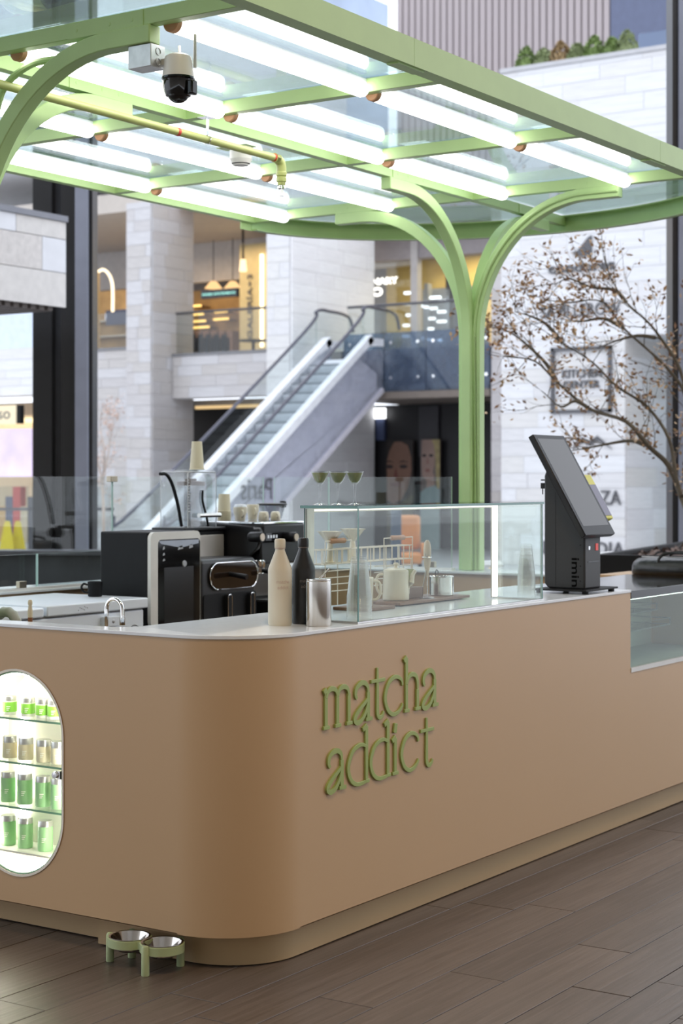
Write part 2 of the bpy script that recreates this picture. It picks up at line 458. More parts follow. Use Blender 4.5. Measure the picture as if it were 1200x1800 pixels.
# led strips in the niche (left jamb and crown)
b = MB()
b.box(XL+.030, XL+.036, NY-NR+.004, NY-NR+.016, NZ0+NR, NZ1-NR)
b.box(XL+ND-.012, XL+ND-.003, 4.262, 4.277, NZ0+NR*.8, NZ1-NR*.8)
b.tube([(XL+.028, y, z) for y, z in arc2(NY, NZ1-NR, NR-.010, 12, 168, 14)], .005, 6)
b.tube([(XL+.028, y, z) for y, z in arc2(NY, NZ0+NR, NR-.010, 192, 348, 14)], .005, 6)
b.build('led_strip', lamp('niche_led', (1.0, .95, .82), 45.0), counter, 'warm white led strip around the niche')
shelf_z = (.737, .586, .433)
for z in shelf_z:
    b = MB(); h = NR-.004
    if z > NZ1-NR: h = math.sqrt(max(0, NR**2-(z-(NZ1-NR))**2))-.004
    b.cur = 0; b.box(XL+.026, XL+ND-.002, NY-h, NY+h, z-.007, z)
    b.mi = [1 if i == 5 else 0 for i in range(6)]
    b.build('shelf', [M_GLASS, mat('shelf_edge', (.20, .42, .28), .2, var=.05)], counter, 'green edged glass shelf')
b = MB(); b.box(XL+.02, XL+ND-.002, NY-.16, NY+.16, NZ0+.070-.006, NZ0+.070)
b.build('shelf', [mat('shelf_white', (.85, .84, .78), .4)], counter)
door = MB().add([(XL+.004, y, z) for y, z in nst], [list(range(k))]).build('glass_door', glass('door_glass', (.99, 1.0, .99), .6), counter)
b = MB(); b.tube([(XL+.004, NY+(y-NY)*.985, (NZ0+NZ1)/2+(z-(NZ0+NZ1)/2)*.992) for y, z in nst], .0032, 6, closed=True)
b.build('door_edge', mat('door_edge_green', (.30, .50, .36), .2), door)
kp = onX(100, 1361, XL+.004)
b = MB(); b.lathe((XL-.016, 3.955, kp.z), [(0, 0), (.011, .001), (.014, .006), (.010, .010), (.009, .022)], 16, axis=(1, 0, 0))
b.box(XL-.008, XL+.012, 3.936, 3.95, kp.z-.014, kp.z+.014)
b.build('door_knob', M_CHROME, door, 'chrome knob')

# letters of the front
LW = .0175
def ribbon(b, pts, w, depth, y):
    """flat bar along 2D (x,z) pts with square ends; proud of the front"""
    pts = [Vector(p) for p in pts]; k = len(pts); Lr = []
    ws = w if isinstance(w, (list, tuple)) else [w]*k
    for i, p in enumerate(pts):
        d = (pts[min(i+1, k-1)] - pts[max(i-1, 0)]).normalized(); n = Vector((-d.y, d.x))
        Lr.append((p + n*ws[i]/2, p - n*ws[i]/2))
    vs = []
    for a, c in Lr: vs += [(a.x, y, a.y), (c.x, y, c.y), (c.x, y-depth, c.y), (a.x, y-depth, a.y)]
    fs = []
    for i in range(k-1):
        for j in range(4): fs.append((i*4+j, i*4+(j+1) % 4, i*4+4+(j+1) % 4, i*4+4+j))
    fs += [(0,1,2,3), tuple((k-1)*4+j for j in range(4))]
    b.add(vs, fs)
def smooth(pts, n=8):
    P = [Vector(p) for p in pts]; P = [2*P[0]-P[1]] + P + [2*P[-1]-P[-2]]; out = []
    for i in range(1, len(P)-2):
        for j in range(n):
            t = j/n; a, q, c, d = P[i-1], P[i], P[i+1], P[i+2]
            out.append(.5*((2*q)+(c-a)*t+(2*a-5*q+4*c-d)*t*t+(3*q-a-3*c+d)*t**3))
    out.append(P[-2]); return out
# glyphs in a unit box: x 0..1, y 0..1 is the x height, ascender 1.47
def serif(x, y, w=.30): return ('s', [(x-w/2, y), (x+w/2, y)])
G = {
 'm': [('l', [(.09, 0), (.09, .93)]), ('l', [(.50, 0), (.50, .78)]), ('l', [(.91, 0), (.91, .78)]),
       ('c', [(.09, .76), (.16, .92), (.30, .97), (.44, .91), (.50, .74)]), ('c', [(.50, .76), (.57, .92), (.71, .97), (.85, .91), (.91, .74)]),
       ('f', [(.0, .90), (.10, .97)]), ('s', [(-.01, .03), (.2, .03)]), ('s', [(.40, .03), (.61, .03)]), ('s', [(.81, .03), (1.02, .03)])],
 'a': [('c', [(.20, .60), (.13, .70), (.17, .86), (.38, .97), (.60, .97), (.76, .86), (.79, .70)]), ('l', [(.79, .72), (.79, .04)]), ('s', [(.66, .03), (1.0, .03)]),
       ('c', [(.77, .56), (.60, .46), (.35, .33), (.13, .18), (.08, .06), (.22, -.01), (.45, .05), (.66, .24), (.77, .46)])],
 't': [('c', [(.46, 1.30), (.46, 1.0), (.46, .6), (.46, .2), (.50, .06), (.64, .0), (.80, .04), (.92, .14)]), ('s', [(.0, .965), (1.0, .965)])],
 'c': [('c', [(.95, .72), (.90, .86), (.72, .96), (.50, .97), (.26, .86), (.10, .62), (.08, .40), (.20, .16), (.42, .02), (.65, .02), (.86, .12), (.97, .24)])],
 'h': [('l', [(.14, 0), (.14, 1.43)]), ('f', [(-.02, 1.35), (.16, 1.45)]), ('c', [(.14, .72), (.26, .90), (.48, .97), (.72, .91), (.82, .74), (.82, .5)]), ('l', [(.82, 0), (.82, .55)]),
       ('s', [(.0, .03), (.30, .03)]), ('s', [(.66, .03), (1.0, .03)])],
 'd': [('l', [(.90, .02), (.90, 1.43)]), ('f', [(.72, 1.35), (.92, 1.45)]), ('c', [(.90, .90), (.72, .98), (.50, .97), (.26, .86), (.10, .62), (.07, .40), (.18, .16), (.40, .02), (.65, .0), (.90, .03)]), ('s', [(.84, .03), (1.02, .03)])],
 'i': [('l', [(.5, 0), (.5, .95)]), ('f', [(-.1, .88), (.55, .98)]), ('s', [(-.05, .03), (1.05, .03)]), ('o', [(.5, 1.22)])],
}
zb1, zb2, XH = .733, .523, .1335
words = [('m', 566, 614.8, 0), ('a', 618, 651.6, 0), ('t', 649.4, 674.3, 0), ('c', 672, 706.8, 0), ('h', 708, 736, 0), ('a', 738, 767.5, 0),
         ('a', 570.5, 605.5, 1), ('d', 607, 645.5, 1), ('d', 646.5, 683, 1), ('i', 687.5, 697, 1), ('c', 701, 734.5, 1), ('t', 736.6, 760, 1)]
for ch, p0, p1, ln in words:
    x0, x1 = onY(p0, 1200, YF).x, onY(p1, 1200, YF).x; wd = x1 - x0; z0 = zb2 if ln else zb1
    b = MB()
    for q, (kd, pts) in enumerate(G[ch]):
        T = lambda p: (x0 + p[0]*wd, z0 + p[1]*XH)
        dp = .007 + .0003*q
        if kd == 'l': ribbon(b, [T(p) for p in pts], LW, dp, YF)
        elif kd == 'c':
            sp = smooth([T(p) for p in pts]); n = len(sp)
            ribbon(b, sp, [LW*(.62 + .38*math.sin(math.pi*min(1, max(0, i/(n-1))))) for i in range(n)], dp, YF)
        elif kd == 's': ribbon(b, [T(p) for p in pts], .0125, dp, YF)
        elif kd == 'f': ribbon(b, [T(p) for p in pts], .017, dp, YF)
        elif kd == 'o':
            c = T(pts[0]); ribbon(b, smooth([(c[0]-.004, c[1]-.018), (c[0], c[1]), (c[0]+.003, c[1]+.016)]), [.012]+[.02]*15+[.015], dp, YF)
    b.build('letter', M_LETTER, counter, 'raised green letter %s of the %s line' % (ch, 'lower' if ln else 'upper'), bevel=.0012)

# worktop
b = MB()
outer = [(XL-.004, 6.08)] + arc2(XL+RC, YF+RC, RC+.004, 180, 270, 40) + [(XE, YF-.004), (XE, 3.735)]
inner = [(4.40, 3.735)] + arc2(4.40, 3.815, .08, 270, 180, 8) + [(4.32, 5.42), (4.32, 6.08)]
b.prism(outer + inner, (0, 0, ZT), (1,0,0), (0,1,0), (0,0,ZW-ZT))
b.build('worktop', M_TOP, None, 'glossy white stone worktop along the front and left of the counter', 'worktop', bevel=.0015)
# back and right wings
bw = thing('back_counter', 'low beige back counter behind the white freezer, carrying glass screens', 'counter', (6.2, 5.9, 0))
MB().box(4.33, 7.97, 5.80, 6.06, .0, 1.013).build('body_panel', M_BEIGE, bw)
MB().box(4.33, 7.97, 5.775, 6.08, 1.013, 1.025).build('top_slab', M_TOP, bw, bevel=.0015)
MB().box(4.33, 7.97, 5.78, 5.82, 1.025, 1.038).build('trim', mat('white_trim', (.82, .82, .82), .4), bw)
rw = thing('side_counter', 'beige side counter with white top at the foot of the green post', 'counter', (8.25, 4.6, 0))
MB().box(8.0, 8.28, 3.93, 6.06, 0, 1.05).build('body_panel', M_BEIGE, rw)
MB().box(7.98, 8.30, 3.93, 6.08, 1.05, 1.062).build('top_slab', M_TOP, rw, bevel=.0015)
MB().box(8.035, 8.075, 4.64, 5.84, 1.062, 1.076).build('trim', MATS['white_trim'], rw)
# glass screens
def screen(x0, x1, y0, y1, z0, z1, label, clips):
    t = thing('glass_screen', label, 'glass screen', ((x0+x1)/2, (y0+y1)/2, z0))
    b = MB(); b.box(x0, x1, y0, y1, z0, z1)
    me = b.build('pane', [M_GLASS, M_EDGEL], t)
    big = sorted(range(6), key=lambda i: -me.data.polygons[i].area)[:2]
    for p in me.data.polygons: p.material_index = 0 if p.index in big else 1
    for cx, cy, cz, sx, sy, sz in clips:
        MB().box(cx-sx, cx+sx, cy-sy, cy+sy, cz-sz, cz+sz).build('clip', M_BRASS, t, 'bronze glass clip', bevel=.002)
    return t
xj = onY(197, 900, 5.85).x
zt = 1.571
xj2 = onY(65, 1000, 5.80).x
screen(4.34, xj2-.004, 5.796, 5.804, 1.039, 1.197, 'low clear glass screen at the far left with one bronze clip', [(onY(36, 1033, 5.80).x, 5.794, 1.052, .024, .012, .018)])
screen(xj2+.004, 7.95, 5.796, 5.804, 1.039, 1.197, 'low clear glass screen running behind the black machine', [])
screen(4.34, xj-.002, 5.845, 5.855, 1.026, zt, 'tall clear glass screen left of the corner clip', [])
screen(xj+.002, 7.96, 5.845, 5.855, 1.026, zt, 'tall clear glass screen behind the blender with clip at its top corner', [(xj, 5.85, zt-.012, .026, .016, .015)])
screen(8.05, 8.06, 5.46, 5.84, 1.077, zt, 'tall clear glass screen at the far corner behind the rack', [])
screen(8.05, 8.06, 4.65, 5.455, 1.077, zt, 'tall clear glass screen ending beside the green post', [(8.05, 4.78, 1.092, .014, .03, .016)])

# ================================================================== CANOPY
ZC = 3.08; BH = .055; BWD = .045
B = [4.42, 5.67, 6.91, 8.15]
Y0c, YM, Y1c = 3.21, 4.58, 6.06
can = thing('pergola_canopy', 'pale green steel canopy with glass roof and branching posts over the kiosk', 'canopy', (8.15, 4.58, 1.062))
for i, x in enumerate(B):
    MB().box(x-BWD/2, x+BWD/2, Y0c, Y1c, ZC, ZC+BH).build('cross_beam', M_GREEN, can, bevel=.002)
MB().box(3.2, B[3]+.02, YM-BWD/2, YM+BWD/2, ZC-.001, ZC+BH-.001).build('middle_rail', M_GREEN, can, bevel=.002)
MB().box(8.17, 9.26, YM-BWD/2, YM+BWD/2, ZC-.001, ZC+BH-.001).build('middle_rail', M_GREEN, can, bevel=.002)
MB().box(3.2, B[3]+.02, Y1c-BWD/2, Y1c+BWD/2, ZC-.002, ZC+BH-.002).build('back_rail', M_GREEN, can, bevel=.002)
# front channel in three lengths with flange below
for x0, x1 in ((3.2, 5.24), (5.242, 7.45), (7.452, 8.16)):
    b = MB(); b.box(x0, x1, Y0c-.03, Y0c-.022, ZC-.042, ZC+.058); b.box(x0, x1, Y0c-.022, Y0c+.035, ZC-.042, ZC-.034); b.box(x0, x1, Y0c-.022, Y0c+.035, ZC+.05, ZC+.058)
    b.build('front_channel', M_GREEN, can)
for x in (5.24, 7.45):
    MB().box(x-.09, x+.09, Y0c-.018, Y0c+.03, ZC-.048, ZC-.042).build('splice_plate', M_GREEN, can)
# curved end channel
ring = arc2(8.16, (Y0c+Y1c)/2, 1.12, -90, 90, 56, (Y1c-Y0c)/2+.03)
b = MB(); b.wall(ring, ZC-.042, ZC+.058, .008); b.wall(ring, ZC-.042, ZC-.034, .05); b.wall(ring, ZC+.05, ZC+.058, .05)
b.build('end_channel', M_GREEN, can)
MB().box(8.06, 8.16, Y1c+.025, Y1c+.033, ZC-.042, ZC+.058).build('end_channel', M_GREEN, can)
# branching posts
def branch(cx, cy, d, zbase, reach=.88):
    d = Vector((d[0], d[1], 0)); off = .034
    px = Vector((cx, cy, 0)) + d*off
    z_s, a, bb = 2.33, reach - .26 - off, ZC - .031 - 2.33
    pts = [px + Vector((0,0,zbase)), px + Vector((0,0,z_s))]
    for i in range(1, 21):
        t = math.pi/2*i/20
        pts.append(px + d*(a+.08)*(1-math.cos(t)) + Vector((0,0,z_s + bb*math.sin(t))))
    pts.append(px + d*(reach-off) + Vector((0,0,z_s+bb)))
    return pts, Vector((-d.y, d.x, 0))
for (cx, cy, zb, dirs) in ((8.15, YM, 1.063, ((-1,0),(1,0),(0,-1),(0,1))), (4.42, YM, .0, ((-1,0),(1,0),(0,-1),(0,1)))):
    for d in dirs:
        rch = .88
        pts, sd = branch(cx, cy, d, zb, rch)
        MB().sweep(pts, sd, .058, .062).build('post_branch', M_GREEN, can, bevel=.004)
        D = Vector((d[0], d[1], 0)); c = Vector((cx, cy, ZC+.024))
        for s in (.70, .80, .55):
            for sg in (-1, 1):
                p = c + D*s + sd*(BWD/2)*sg
                MB().lathe(p, [(0, .005), (.007, .004), (.008, 0), (.012, 0), (.012, -.002)], 10, axis=sd*sg).build('bolt', M_GREEN, can)
        for sg in (-1, 1):
            p = c + D*.68 + sd*(BWD/2+.0015)*sg
            MB().obox(p, D*.17, sd*.0015, Vector((0,0,.026))).build('fish_plate', M_GREEN, can)
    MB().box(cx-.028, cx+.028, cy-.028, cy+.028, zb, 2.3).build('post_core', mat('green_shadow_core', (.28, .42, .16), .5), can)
# cable slot on the front branch of the right post
pts, sd = branch(8.15, YM, (0, -1), 1.063)
b = MB(); b.tube([p + Vector((-.0315, -.012, 0)) for p in pts[:1]] + [p + Vector((-.034, 0, 0)) for p in pts[1:]], .009, 8)
b.build('cable_conduit', M_GREEN, can)
# glass panes on top of the beams
def pane(poly):
    b = MB(); b.prism(poly, (0,0,ZC+BH+.004), (1,0,0), (0,1,0), (0,0,.008)); b.build('roof_pane', M_ROOFG, can)
xs = [3.2] + B
for i in range(len(xs)-1):
    for y0, y1 in ((Y0c, YM), (YM, Y1c)):
        pane([(xs[i]+.004, y0+.004), (xs[i+1]-.004, y0+.004), (xs[i+1]-.004, y1-.004), (xs[i]+.004, y1-.004)])
yc = (Y0c+Y1c)/2; ryc = (Y1c-Y0c)/2-.02
al = math.degrees(math.asin((YM-yc)/ryc))
pane([(8.16, YM-.004)] + [(8.16, Y0c+.02)] + arc2(8.16, yc, 1.07, -88, al-1, 24, ryc))
pane([(8.16, YM+.004)] + arc2(8.16, yc, 1.07, al+1, 88, 24, ryc) + [(8.16, Y1c-.02)])

# tube lamps
rows = [3.65, 4.36, 5.08, 5.80]
rown = ['front row', 'second row from the front', 'third row from the front', 'back row']
bayn = ['left bay', 'middle bay', 'right bay']
zt_ = ZC + .006
for i in range(3):
    for j, y in enumerate(rows):
        x0, x1 = B[i] + .045, B[i+1] - .035
        t = thing('tube_lamp', 'glowing white tube lamp in the %s, %s of the canopy' % (rown[j], bayn[i]), 'lamp', ((x0+x1)/2, y, zt_), 'tube lamps under the canopy')
        b = MB(); rr = .031
        b.lathe((x0, y, zt_), [(0, 0), (rr, 0), (rr, x1-x0-.02), (rr*.9, x1-x0-.008), (rr*.6, x1-x0-.001), (0, x1-x0)], 24, axis=(1,0,0)); b.build('tube', M_TUBE, t)
        MB().lathe((x0-.026, y, zt_), [(0, 0), (rr*.9, 0), (rr+.001, .004), (rr+.001, .027), (0, .027)], 24, axis=(1,0,0)).build('end_cap', M_COPPER, t, 'terracotta end cap')
        MB().box(x0, x1, y-.012, y+.012, zt_+rr-.002, zt_+rr+.012).build('holder', M_WHITE, t)
# left bay row lying further left (its tail shows past the left post)
for j, y in ((2, rows[2]), (3, rows[3])):
    pass

# sprinkler pipe
pipe_c = mat('pipe_green', (.45, .50, .17), .4, var=.04)
pa = onY(-40, 143, 4.70); pb_ = onY(487, 279, 4.70)
zp = 2.985
pyy = 4.72
pend = onZ(489, 279, zp)
sp = thing('sprinkler_pipe', 'yellow green sprinkler pipe hanging along the middle rail with red bands', 'pipe', (6, pend.y, zp))
ye = pend.y
MB().cyl((3.3, ye, zp), (pend.x-.02, ye, zp), .0165, n=16).build('pipe', pipe_c, sp)
b = MB(); xe = pend.x
b.tube([(xe-.03, ye, zp), (xe-.005, ye, zp-.002), (xe+.016, ye, zp-.014), (xe+.024, ye, zp-.035), (xe+.024, ye, zp-.062)], .022, 14)
b.lathe((xe+.024, ye, zp-.115), [(0, 0), (.019, 0), (.019, .012), (.024, .016), (.024, .034), (.020, .038), (.025, .042), (.025, .056), (.022, .06)], 16)
b.build('elbow', pipe_c, sp)
b = MB(); b.lathe((xe+.024, ye, zp-.165), [(0, 0), (.016, .001), (.016, .003), (.004, .004), (.004, .014), (.007, .016), (.007, .03), (.018, .036), (.018, .042), (.011, .046), (.011, .052)], 14)
b.build('sprinkler_head', M_CHROME, sp, 'chrome sprinkler head')
for px in (302, 481):
    x = onZ(px, 250, zp).x if False else None
for px, py in ((301, 233), (480, 277)):
    p = onZ(px, py, zp)
    MB().cyl((p.x-.008, ye, zp), (p.x+.008, ye, zp), .0175, n=16).build('red_band', mat('red_tape', (.6, .05, .03), .5), sp)
ph = onZ(352, 247, zp)
b = MB(); b.tube([(ph.x, ye+.02*math.cos(a), zp+.02*math.sin(a)) for a in [math.pi*2*i/16 for i in range(16)]], .003, 6, closed=True)
b.box(ph.x-.008, ph.x+.008, ye-.003, ye+.003, zp+.018, ZC); b.box(ph.x-.03, ph.x+.03, ye-.03, ye+.03, ZC-.004, ZC)
b.build('hanger', M_CHROME, sp)
# smoke detector
sdp = onZ(423, 270, 3.05)
t = thing('smoke_detector', 'round white smoke detector under the middle rail', 'smoke detector', (sdp.x, sdp.y, 3.0))
MB().lathe((sdp.x, sdp.y, 2.995), [(0, 0), (.036, 0), (.042, .008), (.052, .028), (.05, .04), (.05, .085), (0, .085)], 28).build('housing', mat('detector_white', (.80, .79, .76), .4), t)
MB().lathe((sdp.x, sdp.y, 2.9995), [(.041, 0), (.0435, .004)], 28).build('vent_slot', M_BLACK, t)
MB().box(sdp.x-.04, sdp.x+.04, sdp.y-.06, sdp.y+.11, 3.079, 3.083).build('mount_plate', M_GREEN, t)
# junction box + dome camera
jx = thing('junction_box', 'galvanised square junction box at the end of the front left branch', 'junction box', onX(262, 90, 4.44))
j0 = onX(250, 108, 4.40); yA, yB = 3.70, 3.60
zj1, zj0 = ZC-.018, ZC-.105
MB().box(4.40, 4.475, 3.70, 3.80, 2.94, 3.017).build('box', M_GALV, jx, bevel=.002)
for zz in (2.96, 2.995):
    MB().tube([(4.438+.012*math.cos(a), 3.699, zz+.012*math.sin(a)) for a in [i*math.pi/8 for i in range(16)]], .0015, 5, closed=True).build('knockout', M_GALV, jx)
cx_, cy_ = 4.467, 3.637
cm = thing('security_camera', 'white dome security camera with black globe and two antennas hanging by the junction box', 'camera', (cx_, cy_, 2.85))
zc0 = 2.838
k = .0545
MB().lathe((cx_, cy_, zc0), [(0, .145), (k*.55, .144), (k*.80, .136), (k*.86, .126), (k*.9, .10), (k, .07), (k, .062), (0, .062)], 28).build('housing', mat('camera_white', (.80, .77, .73), .35, var=.01), cm)
MB().lathe((cx_, cy_, zc0), [(k+.001, .066), (k+.002, .060), (k-.002, .055), (k-.004, .03), (k*.78, .004), (k*.62, .0)], 28).build('dome', M_GLOSSB, cm)
MB().sphere((cx_, cy_, zc0+.016), k*.72, k*.72, .036).build('lens_ball', M_GLOSSB, cm)
MB().box(cx_-.02, cx_+.012, cy_-.075, cy_-.052, zc0+.0, zc0+.05).build('lens_window', M_GLOSSB, cm, bevel=.006)
MB().cyl((cx_+.031, cy_-.047, zc0+.10), (cx_+.031, cy_-.047, zc0+.212), .006, .005, 10).build('antenna', MATS['camera_white'], cm)
MB().cyl((cx_+.045, cy_+.03, zc0+.115), (cx_+.055, cy_+.04, zc0+.19), .0055, .005, 10).build('antenna', MATS['camera_white'], cm)
MB().box(cx_-.012, cx_+.012, cy_+.02, 3.70, zc0+.115, zc0+.135).build('bracket', MATS['camera_white'], cm)
def smooth3c(pts, n=5):
    P = [Vector(p) for p in pts]; P = [2*P[0]-P[1]] + P + [2*P[-1]-P[-2]]; out = []
    for i in range(1, len(P)-2):
        for j in range(n):
            t = j/n; a, q, c, d = P[i-1], P[i], P[i+1], P[i+2]
            out.append(.5*((2*q)+(c-a)*t+(2*a-5*q+4*c-d)*t*t+(3*q-a-3*c+d)*t**3))
    out.append(P[-2]); return out
# painted conduit along the front left branch
pts, sd = branch(4.42, YM, (0, -1), 0.0)
cpath = smooth3c([onX(px, py, 4.50) for px, py in ((242, 79), (200, 88), (130, 101), (85, 106), (58, 112), (32, 128), (12, 148), (0, 172), (-8, 215), (-10, 300))])
MB().tube(cpath, .013, 10).build('conduit', M_GREEN, None, 'green painted conduit curving beside the left post branch', 'conduit')
# ================================================================== NICHE JARS
M_LID = mat('tin_lid', (.55, .55, .54), .32, .85, var=.04)
M_JGREEN = mat('jar_lime', (.22, .52, .06), .4, var=.04)
M_JCREAM = mat('jar_cream', (.70, .64, .46), .4, var=.03)
M_JMINT = mat('jar_mint', (.30, .56, .28), .4, var=.03)
M_JTXT = mat('jar_print', (.85, .86, .78), .5)
posn = ['leftmost', 'second from the left', 'third from the left', 'rightmost']
def tin(y, z, h, r, m, lidh, label, clear):
    x = XL + .085
    t = thing('tea_tin', label, 'tin', (x, y, z), 'tins in the lit niche')
    b = MB(); b.lathe((x, y, z), [(0, 0), (r*.94, 0), (r, .004), (r, h-lidh), (0, h-lidh)], 24); b.build('can', mat('jar_white', (.80, .80, .74), .3) if clear else m, t)
    b = MB(); b.lathe((x, y, z+h-lidh), [(0, 0), (r*.97, 0), (r*.97, lidh-.003), (r*.92, lidh), (0, lidh)], 24); b.build('lid', M_LID, t)
    if clear:
        b = MB(); b.lathe((x, y, z), [(r+.0006, .010), (r+.0006, h-lidh-.004)], 24); b.build('label_band', m, t)
    b = MB(); n = 5; zz = z+(h-lidh)*.45
    for q in range(3):
        a0, a1 = math.radians(196), math.radians(228-q*6); pts = [(x+math.cos(a0+(a1-a0)*i/n)*(r+.0012), y+math.sin(a0+(a1-a0)*i/n)*(r+.0012)) for i in range(n+1)]
        z1 = zz + .006 - q*.006
        b.add([(p[0], p[1], z1) for p in pts]+[(p[0], p[1], z1+.0028) for p in pts], [(i, i+1, n+2+i, n+1+i) for i in range(n)])
    b.build('print', M_JTXT, t)
rowsj = [(.737, .064, .024, M_JGREEN, .016, True, 'small white jar with lime green band, %s on the top shelf', (13, 45, 71, 91.5)),
         (.586, .076, .026, M_JCREAM, .022, False, 'cream tin with silver lid, %s on the second shelf', (13, 41, 72, 98)),
         (.433, .104, .026, M_JMINT, .020, False, 'tall mint green tin with silver lid, %s on the third shelf', (10, 39, 71, 98)),
         (NZ0+.070, .104, .026, M_JMINT, .020, False, 'tall mint green tin, %s at the bottom of the niche', (10, 40, 75))]
for z, h, r, m, lh, cl, lab, pxs in rowsj:
    ys = []
    for i, px in enumerate(pxs):
        y = onX(px, 1300, XL+.085-r*.5).y
        if ys and ys[-1]-y < 2*r+.003: y = ys[-1]-2*r-.003
        ys.append(y)
        nm = posn[i] if len(pxs) == 4 or i < 2 else 'rightmost'
        if len(pxs) == 3: nm = ['leftmost', 'middle one', 'rightmost'][i]
        tin(y, z+.0005, h, r, m, lh, lab % nm, cl)

# ================================================================== PET FEEDER
fp = [onZ(197, 1690, 0), onZ(275, 1709, 0), onZ(320, 1697, 0), onZ(234, 1676, 0)]
c1, c2 = onZ(226, 1645, .085), onZ(285, 1655, .085)
c1, c2 = onZ(228, 1646, .088), onZ(285, 1657, .088)
fd = thing('pet_feeder', 'pale green raised pet feeder stand on short legs at the foot of the counter', 'pet feeder', ((c1.x+c2.x)/2, (c1.y+c2.y)/2, 0))
rb = .071
for c in (c1, c2):
    b = MB(); b.lathe((c.x, c.y, .062), [(rb-.008, 0), (rb, 0), (rb, .026), (rb-.008, .028), (rb-.008, 0)], 36); b.build('ring', M_BOWLST, fd)
mid = (c1+c2)/2; dd = (c2-c1).normalized(); nn_ = Vector((-dd.y, dd.x, 0))
MB().obox((mid.x, mid.y, .075), dd*.012, nn_*.035, Vector((0,0,.012))).build('bridge', M_BOWLST, fd)
for c, a in ((c1, dd*-1), (c1, nn_*1), (c2, nn_*-1), (c2, dd*1)):
    a = Vector(a); ang = [(-.85, -.5), (.1, .98)] 
    pass
def legat(c, v):
    p = c + v*(rb+.003)
    MB().lathe((p.x, p.y, 0), [(0, 0), (.0125, 0), (.013, .003), (.0125, .085), (.009, .092), (0, .093)], 16).build('leg', M_BOWLST, fd)
for c, q in ((c1, fp[0]), (c1, fp[3]), (c2, fp[1]), (c2, fp[2])):
    v = Vector((q.x-c.x, q.y-c.y, 0)).normalized(); legat(c, v)
for c, lab in ((c1, 'left steel bowl in the pale green feeder stand'), (c2, 'right steel bowl in the pale green feeder stand')):
    r = rb-.0095
    MB().lathe((c.x, c.y, .045), [(0, .001), (r*.62, .001), (r*.8, .010), (r, .046), (r+.006, .047), (r+.006, .0455), (r-.001, .044), (r*.8-.001, .008), (r*.6, 0), (0, 0)], 36).build('pet_bowl', mat('bowl_steel', (.70, .67, .64), .12, 1.0, var=.03), None, lab, 'bowl', 'steel pet bowls')

# ================================================================== THINGS ON THE WORKTOP
def at(px, py, z=ZW): return onZ(px, py, z)
# bottles
def bottle(c, m, label, txt, mt, h=.292, r=.0405):
    t = thing('bottle', label, 'bottle', c, 'matte drink bottles')
    b = MB(); s = h/.292
    b.lathe(c, [(0, 0), (r*.93, 0), (r, .006), (r, .185*s), (r*.97, .194*s), (.0165, .252*s), (.0155, .262*s), (0, .262*s)], 36); b.build('flask', m, t)
    b = MB(); b.lathe(c, [(0, .262*s), (.0178, .262*s), (.0185, .265*s), (.0185, .286*s), (.016, .292*s), (0, .292*s)], 28); b.build('cap', m, t)
    MB().lathe(c, [(.0162, .2585*s), (.0182, .259*s), (.0182, .2618*s), (.0162, .262*s)], 28).build('neck_ring', mt, t)
    a0 = math.radians(198)
    for i, w in enumerate(txt):
        text_part('print', w, mt, t, (0,0,0), (1,0,0), (0,0,1), .046 if i == 0 else .040, None, .0004, cyl=((c[0], c[1], c[2]+.143-.019*i), r, a0+.1*i))
cb = at(492, 1099); bottle(cb, mat('bottle_cream', (.66, .60, .47), .45, var=.02), 'matte cream bottle with faint pink print, left of the black bottle', ['matcha', 'addict'], mat('print_rose', (.56, .42, .34), .4))
kb = at(533, 1096); bottle(kb, mat('bottle_black', (.012, .012, .013), .36, var=.05), 'matte black bottle between the cream bottle and steel canister', ['matcha', 'addict'], mat('print_grey', (.16, .14, .13), .4))
# steel canister with straw
cc = at(560, 1100); r = .0425
t = thing('steel_canister', 'brushed steel canister with lid at the left end of the glass case', 'canister', cc)
MB().lathe(cc, [(0, 0), (r*.96, 0), (r, .003), (r, .150), (r*.97, .1515), (0, .1515)], 40).build('can', M_STEEL, t)
MB().lathe(cc, [(r*.97, .1515), (r*.99, .154), (r*.97, .158), (0, .158)], 40).build('lid', M_STEEL, t)
MB().cyl((cc.x-.004, cc.y-.004, cc.z+.157), (cc.x+.03, cc.y-.024, cc.z+.192), .0028, n=8).build('straw', M_STEEL, t)
# ------------------------------------------------ glass case
GX0, GX1, GY0, GY1, GZ = 4.872, 6.255, 3.182, 3.405, 1.463
case = thing('glass_case', 'long clear glass case on the worktop with teal glass top and lit end post', 'display case', ((GX0+GX1)/2, 3.3, ZW))
def gpane(x0, x1, y0, y1, z0, z1, m=M_GLASSC, e=M_EDGE, nm='pane'):
    b = MB(); b.box(x0, x1, y0, y1, z0, z1); o = b.build(nm, [m, e], case)
    big = sorted(range(6), key=lambda i: -o.data.polygons[i].area)[:2]
    for p in o.data.polygons: p.material_index = 0 if p.index in big else 1
    return o
gpane(GX0+.008, GX1-.008, GY0, GY0+.007, ZW+.006, GZ-.009, e=M_EDGEL)
gpane(GX0, GX0+.008, GY0, GY1, ZW+.006, GZ-.009)
gpane(GX1-.008, GX1, GY0, GY1, ZW+.006, GZ-.009)
gpane(GX0-.006, GX1+.004, GY0-.004, GY1+.012, GZ-.009, GZ+.001, nm='top_pane')
M_ALU = mat('champagne_aluminium', (.52, .47, .38), .35, .7, var=.03)
b = MB(); b.box(GX0+.009, GX0+.034, GY1-.02, GY1, ZW+.006, GZ-.010); b.box(GX1-.034, GX1-.01, GY1-.006, GY1, ZW+.006, GZ-.010)
b.box(GX0+.034, GX1-.034, GY1-.012, GY1, GZ-.024, GZ-.010); b.build('frame', M_ALU, case)
